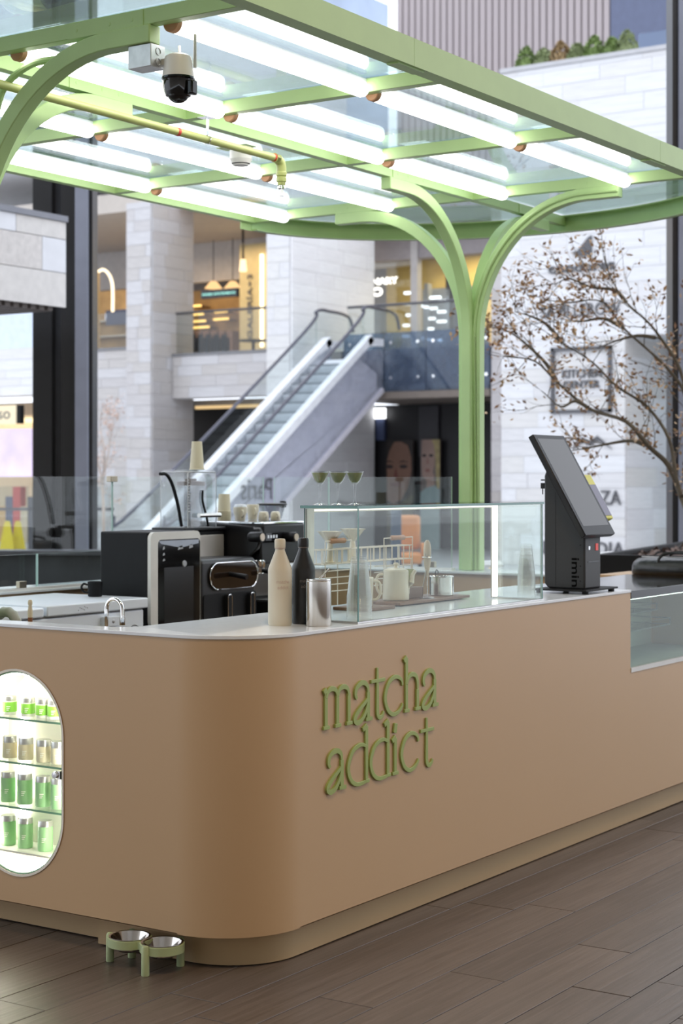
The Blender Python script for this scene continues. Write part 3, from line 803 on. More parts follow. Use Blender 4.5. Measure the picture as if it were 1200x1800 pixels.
b = MB(); b.box(GX0, GX1, GY0-.001, GY0+.012, ZW+.0005, ZW+.006); b.box(GX0, GX0+.012, GY0+.012, GY1, ZW+.0005, ZW+.006); b.box(GX1-.012, GX1, GY0+.012, GY1, ZW+.0005, ZW+.006)
b.build('base_channel', M_GALV, case)
M_CLED = lamp('case_led', (1.0, .95, .85), 4.5)
MB().box(GX1-.034, GX1-.012, GY1-.020, GY1-.0065, ZW+.01, GZ-.012).build('led_post', M_CLED, case, 'glowing white led post')
MB().box(GX0+.036, GX1-.036, GY1-.016, GY1-.0125, GZ-.020, GZ-.013).build('led_strip', lamp('case_led_soft', (1.0, .93, .8), 2.0), case)
# clear cup stacks (each cup its own thing)
ORD = ['lowest', 'second lowest', 'third lowest', 'fourth lowest', 'fifth lowest', 'middle', 'fifth highest', 'fourth highest', 'third highest', 'second highest', 'top']
def cupstack(cx, cy, n, rr, rt, hc, pitch, where):
    for i in range(n):
        z = ZW + .0015 + pitch*i
        lab = 'upturned clear cup, %s in the stack %s' % (ORD[i], where)
        if i == n-1: lab = 'upturned clear cup on top of the stack %s' % where
        if i == 0: lab = 'upturned clear cup lowest in the stack %s' % where
        prof = [(rr, 0), (rr+.0015, .0015), (rr, .004), (rr*.97, .006), (rt, hc-.006), (rt*.93, hc), (0, hc)]
        MB().lathe((cx, cy, z), prof, 28).build('plastic_cup', M_CUPPL, None, lab, 'cup', 'clear plastic cups')
cupstack(5.025, 3.275, 11, .045, .029, .142, .0078, 'at the near end of the glass case')
cupstack(6.365, 3.315, 11, .038, .023, .135, .0088, 'between the glass case and the terminal')
# martini glasses
M_WGL = glass('stem_glass', (.94, .95, .95), 1.8)
for i, (x, y) in enumerate(((4.905, 3.36), (4.968, 3.327), (5.022, 3.292))):
    c = (x, y, GZ+.0015)
    t = thing('cocktail_glass', ['leftmost', 'middle', 'rightmost'][i] + ' of three stemmed glasses of green drink on the glass case', 'glass', c, 'stemmed glasses on the case')
    MB().lathe(c, [(0, .001), (.024, .0), (.025, .002), (.008, .008), (.0035, .018), (.0028, .03), (.0042, .045), (.0035, .058), (.006, .063), (.006, .069), (.0035, .072), (.011, .076), (.020, .087), (.0325, .119), (.0318, .119), (.0192, .088), (.010, .078), (0, .076)], 28).build('glass', M_WGL, t)
    MB().lathe(c, [(0, .0785), (.0095, .0795), (.0186, .0895), (.0280, .1115), (.0278, .1135), (0, .1135)], 28).build('drink', M_MATCHA, t, 'green drink')
# ------------------------------------------------ tea things behind the glass
tz = ZW + .0005
tr = MB(); a, bq = at(668, 1062), at(806, 1053)
tx0, tx1, ty0, ty1 = 5.62, 6.36, 3.50, 3.66
tr.box(5.62, 6.17, 3.475, 3.66, tz+.004, tz+.015); tr.box(5.66, 5.68, 3.49, 3.64, tz, tz+.004); tr.box(6.11, 6.13, 3.49, 3.64, tz, tz+.004)
tr.build('wooden_tray', M_WOOD, None, 'long dark wooden tray under the teapot and steel pot', 'tray', bevel=.002)
MB().box(5.34, 5.53, 3.44, 3.60, tz, tz+.012).build('wooden_tray', M_WOOD, None, 'small dark wooden tray under the cream mug', 'tray', bevel=.002)
TZ = tz+.0155
def mug(c, r, h, m, label, name='mug', taper=.95, handle=None, lidk=None):
    t = thing(name, label, 'mug' if name == 'mug' else name.replace('_', ' '), c)
    MB().lathe(c, [(0, 0), (r*taper*.95, 0), (r*taper, .004), (r, h-.003), (r-.002, h), (r-.005, h-.002), (r*taper-.005, .006), (0, .006)], 32).build('body', m, t)
    if handle:
        d = Vector((math.cos(handle), math.sin(handle), 0)); p = Vector(c)
        pts = [p + d*(r-.003) + Vector((0,0,h*.86)), p + d*(r+.018) + Vector((0,0,h*.84)), p + d*(r+.027) + Vector((0,0,h*.66)), p + d*(r+.024) + Vector((0,0,h*.38)), p + d*(r+.012) + Vector((0,0,h*.22)), p + d*(r-.003) + Vector((0,0,h*.2))]
        MB().tube(smooth3(pts), .0055, 10).build('handle', m, t)
    return t
def smooth3(pts, n=6):
    P = [Vector(p) for p in pts]; P = [2*P[0]-P[1]] + P + [2*P[-1]-P[-2]]; out = []
    for i in range(1, len(P)-2):
        for j in range(n):
            t = j/n; a, q, c, d = P[i-1], P[i], P[i+1], P[i+2]
            out.append(.5*((2*q)+(c-a)*t+(2*a-5*q+4*c-d)*t*t+(3*q-a-3*c+d)*t**3))
    out.append(P[-2]); return out
Lf = math.atan2(-RT[1], -RT[0])      # direction that shows to the left
tp = mug((5.735, 3.565, TZ), .050, .118, M_CREAM, 'cream teapot with lid on the long wooden tray', 'teapot', 1.06, Lf)
MB().lathe((5.735, 3.565, TZ+.116), [(.046, 0), (.046, .004), (.03, .010), (.008, .012), (.006, .020), (.011, .026), (.009, .032), (0, .033)], 28).build('lid', M_CREAM, tp)
dR = Vector((RT[0], RT[1], 0)); pc = Vector((5.735, 3.565, TZ))
MB().tube([pc + dR*.042 + Vector((0,0,.03)), pc + dR*.062 + Vector((0,0,.07)), pc + dR*.066 + Vector((0,0,.10)), pc + dR*.078 + Vector((0,0,.118))], [.014, .011, .008, .007], 12).build('spout', M_CREAM, tp)
mug((5.45, 3.535, tz+.0125), .040, .108, M_CREAM, 'cream mug on the small wooden tray beside the cup stack', 'mug', .94, math.atan2(RT[1], RT[0]))
c = (5.865, 3.605, TZ+.045)
MB().box(5.815, 5.925, 3.555, 3.655, TZ+.0005, TZ+.044).build('wooden_block', M_WOOD, None, 'small wooden block on the tray under the green bowl', 'block', bevel=.002)
MB().lathe(c, [(0, 0), (.018, 0), (.020, .004), (.032, .014), (.041, .034), (.042, .070), (.040, .070), (.038, .035), (.028, .016), (0, .012)], 32).build('tea_bowl', mat('celadon_glaze', (.40, .44, .19), .3, var=.05), None, 'green glazed tea bowl behind the cream teapot', 'bowl')
# milk frother on wire stand
c = Vector((5.89, 3.515, TZ))
t = thing('milk_frother', 'beige handheld milk frother standing in a clear wire stand', 'frother', c)
MB().lathe(c, [(0, .0), (.030, 0), (.030, .004), (.006, .007), (0, .007)], 24).build('base', M_PLAST, t)
MB().tube([c+Vector((-.016,.01,.004)), c+Vector((-.014,.01,.05)), c+Vector((-.004,.0,.12)), c+Vector((-.012,0,.18))], .0022, 6).build('wire', M_CHROME, t)
MB().tube([c+Vector((.019*math.cos(i*math.pi/8), .019*math.sin(i*math.pi/8), .165)) for i in range(16)], .002, 6, closed=True).build('hoop', M_CHROME, t)
MB().lathe(c+Vector((.003, 0, .085)), [(0, 0), (.004, .0), (.007, .02), (.013, .05), (.0155, .085), (.0155, .115), (.012, .138), (.006, .148), (0, .149)], 20).build('grip', mat('frother_beige', (.62, .52, .38), .4, var=.04), t)
MB().cyl(c+Vector((.003,0,.008)), c+Vector((.003,0,.085)), .0018, n=6).build('whisk', M_CHROME, t)
# steel pot
c = Vector((6.075, 3.555, TZ))
t = thing('steel_pot', 'short polished steel pot at the right end of the wooden tray', 'pot', c)
MB().lathe(c, [(0, 0), (.048, 0), (.050, .003), (.050, .076), (.052, .079), (.050, .080), (.048, .077), (.048, .004), (0, .004)], 36).build('body', mat('polished_steel', (.74, .72, .68), .14, 1.0, var=.03), t)
MB().tube(smooth3([c+Vector((-.03,.01,.078)), c+Vector((-.032,.01,.095)), c+Vector((-.02,.012,.106)), c+Vector((-.008,.012,.096)), c+Vector((-.02,.012,.084))]), .002, 6).build('hanging_loop', M_BLACK, t)
# steel beakers behind the canister
for i, (x, y, lab) in enumerate(((4.93, 3.52, 'tapered steel beaker behind the canister, left one'), (5.03, 3.53, 'tapered steel beaker behind the canister, right one'))):
    MB().lathe((x, y, tz), [(0, 0), (.028, 0), (.037, .125), (.039, .126), (.0355, .124), (.027, .004), (0, .004)], 28).build('steel_beaker', MATS['polished_steel'], None, lab, 'beaker', 'steel beakers')
# black tray
b = MB(); b.box(5.12, 5.34, 3.61, 3.73, tz, tz+.006); b.box(5.12, 5.34, 3.61, 3.616, tz+.006, tz+.03); b.box(5.12, 5.34, 3.724, 3.73, tz+.006, tz+.03); b.box(5.12, 5.126, 3.616, 3.724, tz+.006, tz+.03); b.box(5.334, 5.34, 3.616, 3.724, tz+.006, tz+.03)
b.build('black_tray', M_BLACK, None, 'shallow black tray under the wire rack', 'tray', bevel=.0015)
# wire rack with two wooden handles
rk = thing('wire_rack', 'cream wire rack with two wooden handles behind the glass', 'rack', (5.6, 3.70, ZW))
M_WIRE = mat('cream_wire', (.75, .71, .62), .35, var=.02)
rx0, rx1, ry0, ry1 = 5.37, 6.03, 3.672, 3.728
rz0, rz1 = ZW+.035, ZW+.222
b = MB()
def wire(p, q): b.cyl(p, q, .0024, n=6)
for z in (rz1, rz1-.055):
    for y in (ry0, ry1): wire((rx0, y, z), (rx1, y, z))
    for x in (rx0, rx1): wire((x, ry0, z), (x, ry1, z))
i = 0; x = rx0
while x <= rx1+.001:
    for y in (ry0, ry1): wire((x, y, rz1), (x, y, rz1-.055))
    wire((x, ry0, rz1-.055), (x, ry1, rz1-.055)); x += .046
b.build('basket', M_WIRE, rk)
b = MB()
for (a0, a1) in ((rx0+.02, rx0+.20), (rx1-.22, rx1)):
    for x in (a0, a1):
        wire((x, ry0-.004, ZW+.001), (x, ry0-.004, rz1+.034)); wire((x, ry1+.004, ZW+.001), (x, ry1+.004, rz1))
    wire((a0, ry0-.004, rz1+.034), (a1, ry0-.004, rz1+.034))
b.build('handle_frame', M_WIRE, rk)
b = MB()
for z in [rz1-.055-.026*q for q in range(1, 5)]:
    for y in (ry0, ry1): wire((rx1-.20, y, z), (rx1-.004, y, z))
    wire((rx0+.02, ry0, z), (rx0+.20, ry0, z))
for x in (rx1-.2, rx1-.13, rx1-.065, rx1-.004): wire((x, ry0, rz1-.055), (x, ry0, rz1-.21))
b.build('side_grid', M_WIRE, rk)
for a0, a1 in ((rx0+.055, rx0+.155), (rx1-.165, rx1-.065)):
    MB().lathe((a0, ry0-.004, rz1+.034), [(0, 0), (.008, 0), (.0105, .006), (.0095, (a1-a0)/2), (.0105, a1-a0-.006), (.008, a1-a0), (0, a1-a0)], 16, axis=(1,0,0)).build('handle', M_HANDLE, rk, 'turned wooden handle')
# drippers sitting in the rack
for i, (x, lab) in enumerate(((5.47, 'fluted cream dripper at the left of the wire rack'), (5.63, 'fluted cream dripper standing right of the wooden handle'))):
    t = thing('coffee_dripper', lab, 'dripper', (x, 3.70, rz1-.053))
    b = MB(); n = 24; vs = []
    for (rad, z, fl_) in ((.014, .0, 0), (.012, .06, 0), (.010, .075, 0), (.040, .118, .006), (.044, .122, .009)):
        for q in range(n):
            rr = rad + (fl_ if q % 4 < 2 else -fl_*.4); a = 2*math.pi*q/n
            vs.append((x+math.cos(a)*rr, 3.70+math.sin(a)*rr, rz1-.052+z*(1 if i == 0 else 1.05)))
    b.add(vs, [(r_*n+q, r_*n+(q+1) % n, (r_+1)*n+(q+1) % n, (r_+1)*n+q) for r_ in range(4) for q in range(n)]); b.build('cone', M_CREAM, t)
    MB().lathe((x, 3.70, rz1-.052), [(0, 0), (.024, 0), (.024, .004), (.013, .006)], 20).build('foot', M_CREAM, t)

# ------------------------------------------------ self-order terminal
KX0, KX1 = 6.685, 6.845
pos = thing('order_terminal', 'black self order terminal with tilted portrait touch screen on the counter', 'terminal', (6.77, 3.29, ZW))
M_TERM = mat('terminal_grey', (.036, .037, .039), .5, var=.05, spec=.3)
MB().box(6.64, 6.965, 3.172, 3.43, ZW+.012, ZW+.020).build('base_plate', M_BLACKM, pos, bevel=.002)
for x in (6.67, 6.93):
    for y in (3.19, 3.41): MB().cyl((x, y, ZW+.0005), (x, y, ZW+.012), .014, n=16).build('foot', M_BLACKM, pos)
prof = [(3.200, .0), (3.375, .0), (3.395, .02), (3.395, .49), (3.385, .515), (3.355, .515), (3.200, .245)]
MB().prism([(y, z) for y, z in prof], (KX0, 0, ZW+.020), (0,1,0), (0,0,1), (KX1-KX0, 0, 0)).build('pedestal', M_TERM, pos, bevel=.008, seg=3)
MB().box(KX0-.0006, KX0, 3.338, 3.340, ZW+.03, ZW+.44).build('seam', M_BLACK, pos)
for y, z in ((3.222, .10), (3.222, .19), (3.225, .255), (3.255, .295), (3.325, .42), (3.222, .035)):
    MB().lathe((KX0, y, ZW+.02+z), [(0, .0015), (.003, .0012), (.0036, 0)], 10, axis=(-1,0,0)).build('screw', M_BLACK, pos)
# screen slab
sb, st_ = Vector((0, 3.168, 1.316)), Vector((0, 3.420, 1.752))
up = (st_-sb).normalized(); nrm = Vector((0, -up.z, up.y)); Ls = (st_-sb).length
SX0, SX1 = 6.625, 6.925
def slab(x0, x1, s0, s1, d0, d1):
    o = Vector(((x0+x1)/2, 0, 0)) + sb + up*(s0+s1)/2 - nrm*(d0+d1)/2
    return MB().obox(o, Vector(((x1-x0)/2, 0, 0)), up*(s1-s0)/2, nrm*(d1-d0)/2)
slab(SX0, SX1, 0, Ls, 0, .026).build('screen_housing', M_BLACK, pos, bevel=.003)
scr = slab(SX0+.003, SX1-.003, .003, Ls-.003, -.0016, 0).build('screen', mat('bezel_black', (.006, .006, .007), .12, spec=.12), pos, 'glossy dark touch screen')
m_scr, nt_, bs_ = pbsdf('screen_panel'); bs_.inputs['Base Color'].default_value = (.060, .062, .066, 1); bs_.inputs['Roughness'].default_value = .07; bs_.inputs['Specular IOR Level'].default_value = .32
MATS['screen_panel'] = m_scr
slab(SX0+.022, SX1-.022, .045, Ls-.022, -.0022, -.0017).build('display', m_scr, scr)
slab(6.70, 6.83, .08, .30, .026, .05).build('screen_mount', M_BLACKM, pos)
# logo on the side, reading upward-down
text_part('logo', 'imin', mat('logo_black', (.002, .002, .002), .3, spec=.05), pos, (KX0-.0002, 3.262, ZW+.155), (0,0,-1), (0,-1,0), .125, .034, .0012, bold=.014)
b = MB(); b.box(KX0+.035, KX0+.05, 3.1985, 3.2, ZW+.19, ZW+.205); b.build('lock', M_CHROME, pos)
MB().box(KX0+.105, KX0+.13, 3.198, 3.2, ZW+.185, ZW+.215).build('red_button', mat('red_light', (.55, .03, .02), .4, emis=(1, .05, .02), estr=.25), pos, 'red scanner window')
MB().box(KX0+.03, KX0+.14, 3.1985, 3.2, ZW+.135, ZW+.14).build('slot', M_GLOSSB, pos)
ky = 3.397
b = MB(); b.cyl((KX0+.03, ky-.003, 1.553), (KX0+.03, ky+.028, 1.553), .003, n=8); b.box(KX0+.026, KX0+.034, ky+.012, ky+.028, 1.515, 1.54); b.box(KX0+.0285, KX0+.0315, ky+.018, ky+.022, 1.49, 1.517)
b.build('key', M_BLACK, pos, 'small hanging key')
# card reader on the right edge
cr = thing('card_reader', 'yellow card reader with dark violet screen fixed beside the tilted touch screen', 'card reader', (7.04, 3.30, 1.38))
def slab2(x0, x1, s0, s1, d0, d1):
    o = Vector(((x0+x1)/2, 0, 0)) + sb + up*(s0+s1)/2 - nrm*(d0+d1)/2
    return MB().obox(o, Vector(((x1-x0)/2, 0, 0)), up*(s1-s0)/2, nrm*(d1-d0)/2)
slab2(6.985, 7.105, .10, .33, .045, .09).build('casing', mat('reader_yellow', (.62, .60, .03), .4, var=.04), cr, bevel=.006)
slab2(7.000, 7.095, .115, .275, .043, .046).build('reader_screen', mat('reader_violet', (.06, .045, .12), .15), cr)
slab2(6.88, 6.99, .18, .24, .055, .075).build('arm', M_BLACKM, cr)
# table sign / tray on the refrigerated case
# ------------------------------------------------ refrigerated case
cs = thing('refrigerated_case', 'built in refrigerated display case with black top at the right end of the counter', 'display case', (7.7, 3.5, .692))
MB().box(XE+.001, XR, YF-.002, 3.74, 1.020, 1.056).build('top_frame', M_GLOSSB, cs, bevel=.002)
MB().box(XE+.001, XR, YF-.004, YF+.02, .692, .712).build('sill', mat('white_sill', (.72, .74, .74), .35), cs)
g = MB(); g.box(XE+.002, XR-.002, YF+.006, YF+.014, .712, 1.020); g.build('front_pane', glass('fridge_glass', (.88, .95, .92), 1.0), cs)
MB().box(XE+.002, XR-.004, 3.60, 3.61, .70, 1.02).build('back_panel', mat('fridge_back', (.62, .68, .62), .5, var=.03), cs)
MB().box(XE+.002, XR-.004, YF+.02, 3.60, .694, .702).build('floor_panel', mat('fridge_floor', (.45, .50, .47), .4), cs)
MB().box(XE+.002, XE+.006, YF+.02, 3.60, .702, 1.02).build('side_panel', MATS['fridge_back'], cs)
MB().box(XE+.02, XR-.02, YF+.03, YF+.045, 1.012, 1.019).build('led_strip', lamp('fridge_led', (.93, 1.0, .96), 3.5), cs)
M_GW = mat('grey_wire', (.20, .22, .22), .4, .3)
for z in (.865, .935):
    b = MB(); x0, x1, y0, y1 = XE+.02, 7.62 if z > .9 else 7.66, 3.22 if z < .9 else 3.27, 3.56
    MB().box(x0, x1, y0, y1, z-.005, z).build('shelf', M_GLASSC, cs)
    for zz in (z, z+.03): b.tube([(x0, y0, zz), (x1, y0, zz), (x1, y1, zz)], .0025, 6)
    for x in (x0, (x0+x1)/2, x1): b.cyl((x, y0, z), (x, y0, z+.03), .0022, n=6)
    b.build('shelf_rail', M_GW, cs)
b = MB()
b.box(7.10, 7.20, 3.30, 3.40, .9355, .975); b.build('cake_slice', mat('cake_brown', (.16, .07, .03), .7, var=.2, bump=.4), None, 'brown cake with white icing on the upper case shelf', 'cake')
b = MB()
for q in range(14): b.sphere((7.105+rnd.random()*.09, 3.305+rnd.random()*.09, .977), .010, n=8, m=6)
b.build('icing', mat('icing_white', (.8, .77, .7), .6), bpy.data.objects['cake_slice'])
# handbag on the side counter
hb = thing('handbag', 'black leather handbag lying on the counter at the far right', 'bag', (8.47, 3.5, 1.05))
MB().box(8.33, 8.75, 3.18, 3.92, .0, 1.05).build('end_counter', M_BEIGE, None, 'beige counter end carrying the black handbag', 'counter', bevel=.003)
M_LEA = mat('black_leather', (.014, .015, .016), .28, var=.2, bump=.3, scale=30)
sec = [(-.085, 0), (.085, 0), (.10, .03), (.09, .085), (.05, .118), (.012, .128), (-.012, .128), (-.05, .118), (-.09, .085), (-.10, .03)]
b = MB(); ns = len(sec); rings = []
for yy, k_ in ((3.255, .55), (3.275, .86), (3.31, 1.0), (3.50, 1.04), (3.69, 1.0), (3.735, .86), (3.755, .55)):
    rings += [(8.47+x*k_, yy, 1.051+z*.72*(.55+.45*k_)) for x, z in sec]
b.add(rings, [(q*ns+i, q*ns+(i+1) % ns, (q+1)*ns+(i+1) % ns, (q+1)*ns+i) for q in range(6) for i in range(ns)] + [list(range(ns)), [6*ns+i for i in range(ns)]])
b.build('bag_body', M_LEA, hb, ang=60)
MB().box(8.466, 8.474, 3.29, 3.72, 1.143, 1.148).build('zip', M_GALV, hb)
for s_ in (-.06, .06):
    MB().tube(smooth3([(8.47+s_*1.3, 3.40, 1.10), (8.47+s_*1.1, 3.41, 1.145), (8.47+s_*.8, 3.45, 1.168), (8.47+s_*.8, 3.55, 1.168), (8.47+s_*1.1, 3.59, 1.145), (8.47+s_*1.3, 3.60, 1.10)]), .008, 8).build('bag_handle', M_LEA, hb)

# ================================================================== BEHIND THE COUNTER
# bench
bn = thing('work_bench', 'steel work bench carrying the coffee machines', 'bench', (6.8, 5.4, 0))
MB().box(6.10, 7.75, 5.06, 5.77, .82, .86).build('bench_top', M_STEEL, bn)
for x in (6.14, 7.71):
    for y in (5.10, 5.73): MB().box(x-.02, x+.02, y-.02, y+.02, 0, .82).build('leg', M_STEEL, bn)
# freezer
fz = thing('chest_freezer', 'white chest freezer with two lids behind the left ledge', 'freezer', (5.3, 5.4, 0))
MB().box(4.70, 6.055, 5.135, 5.70, .0, .955).build('cabinet', M_WHITE, fz, bevel=.006)
MB().box(5.405, 6.072, 5.122, 5.705, .963, 1.010).build('lid', M_WHITE, fz, bevel=.006)
MB().box(4.68, 5.385, 5.122, 5.705, .963, 1.004).build('lid', M_WHITE, fz, bevel=.006)
MB().box(4.72, 6.05, 5.14, 5.698, .955, .963).build('gasket', mat('gasket_grey', (.22, .22, .23), .7), fz)
MB().box(5.76, 5.86, 5.108, 5.135, .895, .94).build('latch', M_WHITE, fz, bevel=.003)
MB().lathe((5.815, 5.108, .918), [(0, .003), (.008, .002), (.009, 0)], 14, axis=(0,-1,0)).build('keyhole', M_GALV, fz)
bp = (5.99, 5.1345, .845)
b = MB(); b.tube([(bp[0]+.042*math.cos(i*math.pi/16), bp[1], bp[2]+.042*math.sin(i*math.pi/16)) for i in range(32)], .0018, 5, closed=True); b.build('badge', M_BLACK, fz)
text_part('badge_print', 'IDAS', M_BLACK, fz, (bp[0]-.026, bp[1], bp[2]+.006), (1,0,0), (0,0,1), .052, .018, .0008)
b = MB()
for q in range(9): b.sphere((5.60+.012*(q % 3)*1.6+.01*(q//3), 5.1215, .980+.0065*(q % 2)+.004*(q//3)), .002, .001, .002, 6, 4)
b.build('perforation', M_BLACK, fz)
# sink + faucet + brush + hose
sk = thing('sink_cabinet', 'steel sink cabinet tucked behind the left ledge', 'sink', (4.55, 4.15, 0))
MB().box(4.40, 4.78, 3.80, 4.46, 0, .90).build('cabinet', M_STEEL, sk)
MB().box(4.40, 4.78, 3.80, 4.46, .90, .915).build('sink_top', M_STEEL, sk, bevel=.002)
f0 = onX(187, 1090, 4.47)
fa = thing('faucet', 'chrome gooseneck faucet rising behind the left ledge', 'faucet', (4.47, f0.y, .915))
zf = 1.105
pts = [(4.47, f0.y, .92), (4.47, f0.y, zf)]
for i in range(1, 13):
    a = math.pi*i/12; pts.append((4.47, f0.y-.036+.036*math.cos(a), zf+.036*math.sin(a)))
pts.append((4.47, f0.y-.072, zf-.03))
MB().tube(pts, .0075, 12).build('spout', M_CHROME, fa)
MB().cyl((4.47, f0.y-.072, zf-.052), (4.47, f0.y-.072, zf-.026), .0095, n=14).build('aerator', M_CHROME, fa)
MB().lathe((4.47, f0.y, .9155), [(0, 0), (.022, 0), (.022, .006), (.012, .02), (.012, .05), (.008, .052)], 18).build('base', M_CHROME, fa)
p = onX(53, 1075, 4.50)
br = thing('dish_brush', 'upright brush with cream handle tip and brown collar by the freezer', 'brush', (4.50, p.y, .915))
MB().lathe((4.50, p.y, .9155), [(0, 0), (.022, 0), (.022, .05), (.009, .06), (.0085, .12)], 14).build('bristle_head', M_HANDLE, br)
MB().lathe((4.50, p.y, 1.035), [(.0085, 0), (.0085, .022), (0, .022)], 14).build('collar', mat('collar_brown', (.28, .12, .05), .5), br)
MB().lathe((4.50, p.y, 1.057), [(.0085, 0), (.0095, .02), (.006, .042), (.008, .048), (.0085, .056), (.006, .063), (0, .064)], 14).build('handle', mat('ivory', (.75, .70, .52), .4), br)
p = onX(-6, 1090, 4.52)
b = MB(); pts = [(4.52, p.y-.05+.055*math.cos(a), 1.015+.055*math.sin(a)) for a in [math.pi*i/14 for i in range(-1, 16)]]
b.tube(pts, [.017+.003*(i % 2) for i in range(len(pts))], 12)
b.cyl((4.52, p.y-.105, .9155), (4.52, p.y-.105, 1.012), .015, n=12); b.cyl((4.52, p.y+.005, .9155), (4.52, p.y+.005, 1.012), .015, n=12)
b.build('ribbed_hose', mat('hose_grey', (.42, .46, .42), .6), None, 'grey ribbed hose looping up at the far left edge', 'hose')
# black cup on the freezer
c = (5.98, 5.366, 1.0105)
t = thing('black_mug', 'black mug standing on the freezer lid beside the black machine', 'mug', c)
MB().lathe(c, [(0, 0), (.030, 0), (.033, .004), (.035, .070), (.032, .070), (.030, .008), (0, .006)], 28).build('body', M_BLACKM, t)
MB().tube(smooth3([(5.95, 5.381, 1.065), (5.935, 5.396, 1.07), (5.928, 5.403, 1.055), (5.935, 5.396, 1.035), (5.95, 5.381, 1.03)]), .005, 8).build('handle', M_BLACKM, t)

# ice maker
im = thing('ice_machine', 'black countertop ice machine with white front frame', 'machine', (6.3, 5.3, .86))
ix0, ix1, iy0, iy1, iz0, iz1 = 6.12, 6.49, 5.165, 5.46, .8605, 1.309
MB().box(ix0, ix1, iy0, iy1, iz0, iz1).build('cabinet', M_BLACKM, im, bevel=.008, seg=3)
b = MB()
fo = rrect(ix0, ix1, iz0, iz1, .03); fi = rrect(ix0+.052, ix1-.0008, iz0+.001, iz1-.036, .022); n = len(fo)
vs = [(x, iy0-.018, z) for x, z in fo] + [(x, iy0-.018, z) for x, z in fi] + [(x, iy0+.001, z) for x, z in fo]
b.add(vs, [(i, (i+1) % n, n+(i+1) % n, n+i) for i in range(n)] + [(i, (i+1) % n, 2*n+(i+1) % n, 2*n+i) for i in range(n)])
b.build('front_frame', mat('frame_white', (.72, .71, .67), .35), im)
MB().prism(fi, (0, iy0-.016, 0), (1,0,0), (0,0,1), (0, .016, 0)).build('front_panel', M_GLOSSB, im)
MB().box(ix0+.10, ix1-.05, iy0-.0165, iy0-.0155, iz0+.02, iz0+.28).build('ice_door', mat('door_black', (.006, .006, .007), .25), im)
MB().prism([(ix0+.06, iz1-.042), (ix1-.01, iz1-.042), (ix1-.012, iz1-.06), ((ix0+ix1)/2+.04, iz1-.078), (ix0+.075, iz1-.056)], (0, iy0-.0172, 0), (1,0,0), (0,0,1), (0, .001, 0)).build('bin_window', mat('window_blue', (.40, .45, .55), .2), im)
M_ICON = mat('icon_grey', (.40, .42, .45), .4)
b = MB()
for q, (x, z, w, h) in enumerate(((.088, .085, .016, .018), (.088, .112, .016, .014), (.088, .138, .018, .012), (.20, .088, .04, .020), (.285, .084, .03, .022))):
    b.prism([(ix0+x, iz1-z), (ix0+x+w, iz1-z+h*.25), (ix0+x+w*.8, iz1-z+h), (ix0+x+w*.2, iz1-z+h*.8)], (0, iy0-.0172, 0), (1,0,0), (0,0,1), (0, .001, 0))
b.build('icon', M_ICON, im)
MB().lathe((ix0+.25, iy0-.016, iz1-.155), [(0, .004), (.014, .004), (.016, 0)], 20, axis=(0,-1,0)).build('button', M_ICON, im)

# air fryer style oven
ax0, ax1, ay0, ay1, az0, az1 = 6.505, 6.965, 5.16, 5.40, .8605, 1.165
af = thing('twin_basket_oven', 'black twin basket oven with oval dark display and two handles', 'oven', (6.73, 5.28, .86))
MB().prism(rrect(ax0, ax1, ay0, ay1, .03, 8), (0,0,az0), (1,0,0), (0,1,0), (0,0,az1-az0)).build('body', mat('oven_black', (.018, .018, .02), .38, var=.05), af, bevel=.02, seg=3)
MB().prism(rrect(ax0+.02, ax1-.01, az0+.005, az0+.135, .02), (0, ay0-.006, 0), (1,0,0), (0,0,1), (0, .01, 0)).build('drawer_front', M_BLACKM, af, bevel=.003)
ov = rrect(ax0+.065, ax1-.008, az0+.155, az0+.285, .062, 10)
MB().prism(ov, (0, ay0-.012, 0), (1,0,0), (0,0,1), (0, .013, 0)).build('display', mat('display_brown', (.02, .012, .008), .05), af)
MB().tube([(x, ay0-.012, z) for x, z in ov], .0032, 8, closed=True).build('display_trim', M_CHROME, af)
for x in (ax0+.20, ax0+.385):
    hp = rrect(x-.016, x+.016, az0+.01, az0+.128, .0155, 8)
    h_ = MB().prism(hp, (0, ay0-.03, 0), (1,0,0), (0,0,1), (0, .025, 0)).build('basket_handle', M_BLACKM, af)
    MB().tube([(q[0], ay0-.03, q[1]) for q in hp], .0026, 6, closed=True).build('handle_trim', M_CHROME, h_)

# blender
bl = thing('blender', 'countertop blender with clear enclosure on a silver and black base', 'blender', (6.92, 5.5, .86))
bx0, bx1, by0, by1 = 6.81, 7.035, 5.42, 5.60
MB().box(bx0, bx1, by0+.004, by1, .8605, 1.296).build('motor_base', M_BLACKM, bl, bevel=.008)
MB().box(bx0+.004, bx1-.004, by0, by0+.01, 1.10, 1.272).build('face_plate', mat('plate_silver', (.66, .62, .58), .42, .55, var=.03), bl, bevel=.003)
MB().box(6.70, 7.04, 5.41, 5.63, 1.296, 1.312).build('deck', M_BLACK, bl, bevel=.004)
b = MB(); fo = rrect(6.735, 6.985, 5.42, 5.615, .03, 6); n = len(fo); mx_, my_ = 6.86, 5.5175
vs = []
for z, k_ in ((1.312, 1.0), (1.56, 1.0), (1.592, .97), (1.606, .9)):
    for x, y in fo: vs.append((mx_+(x-mx_)*k_, my_+(y-my_)*k_, z))
b.add(vs, [(r_*n+i, r_*n+(i+1) % n, (r_+1)*n+(i+1) % n, (r_+1)*n+i) for r_ in range(3) for i in range(n)] + [[3*n+i for i in range(n)]])
en = b.build('enclosure', M_PLAST, bl)
M_CLR = mat('acrylic_edge', (.72, .74, .78), .15, var=.03)
b = MB()
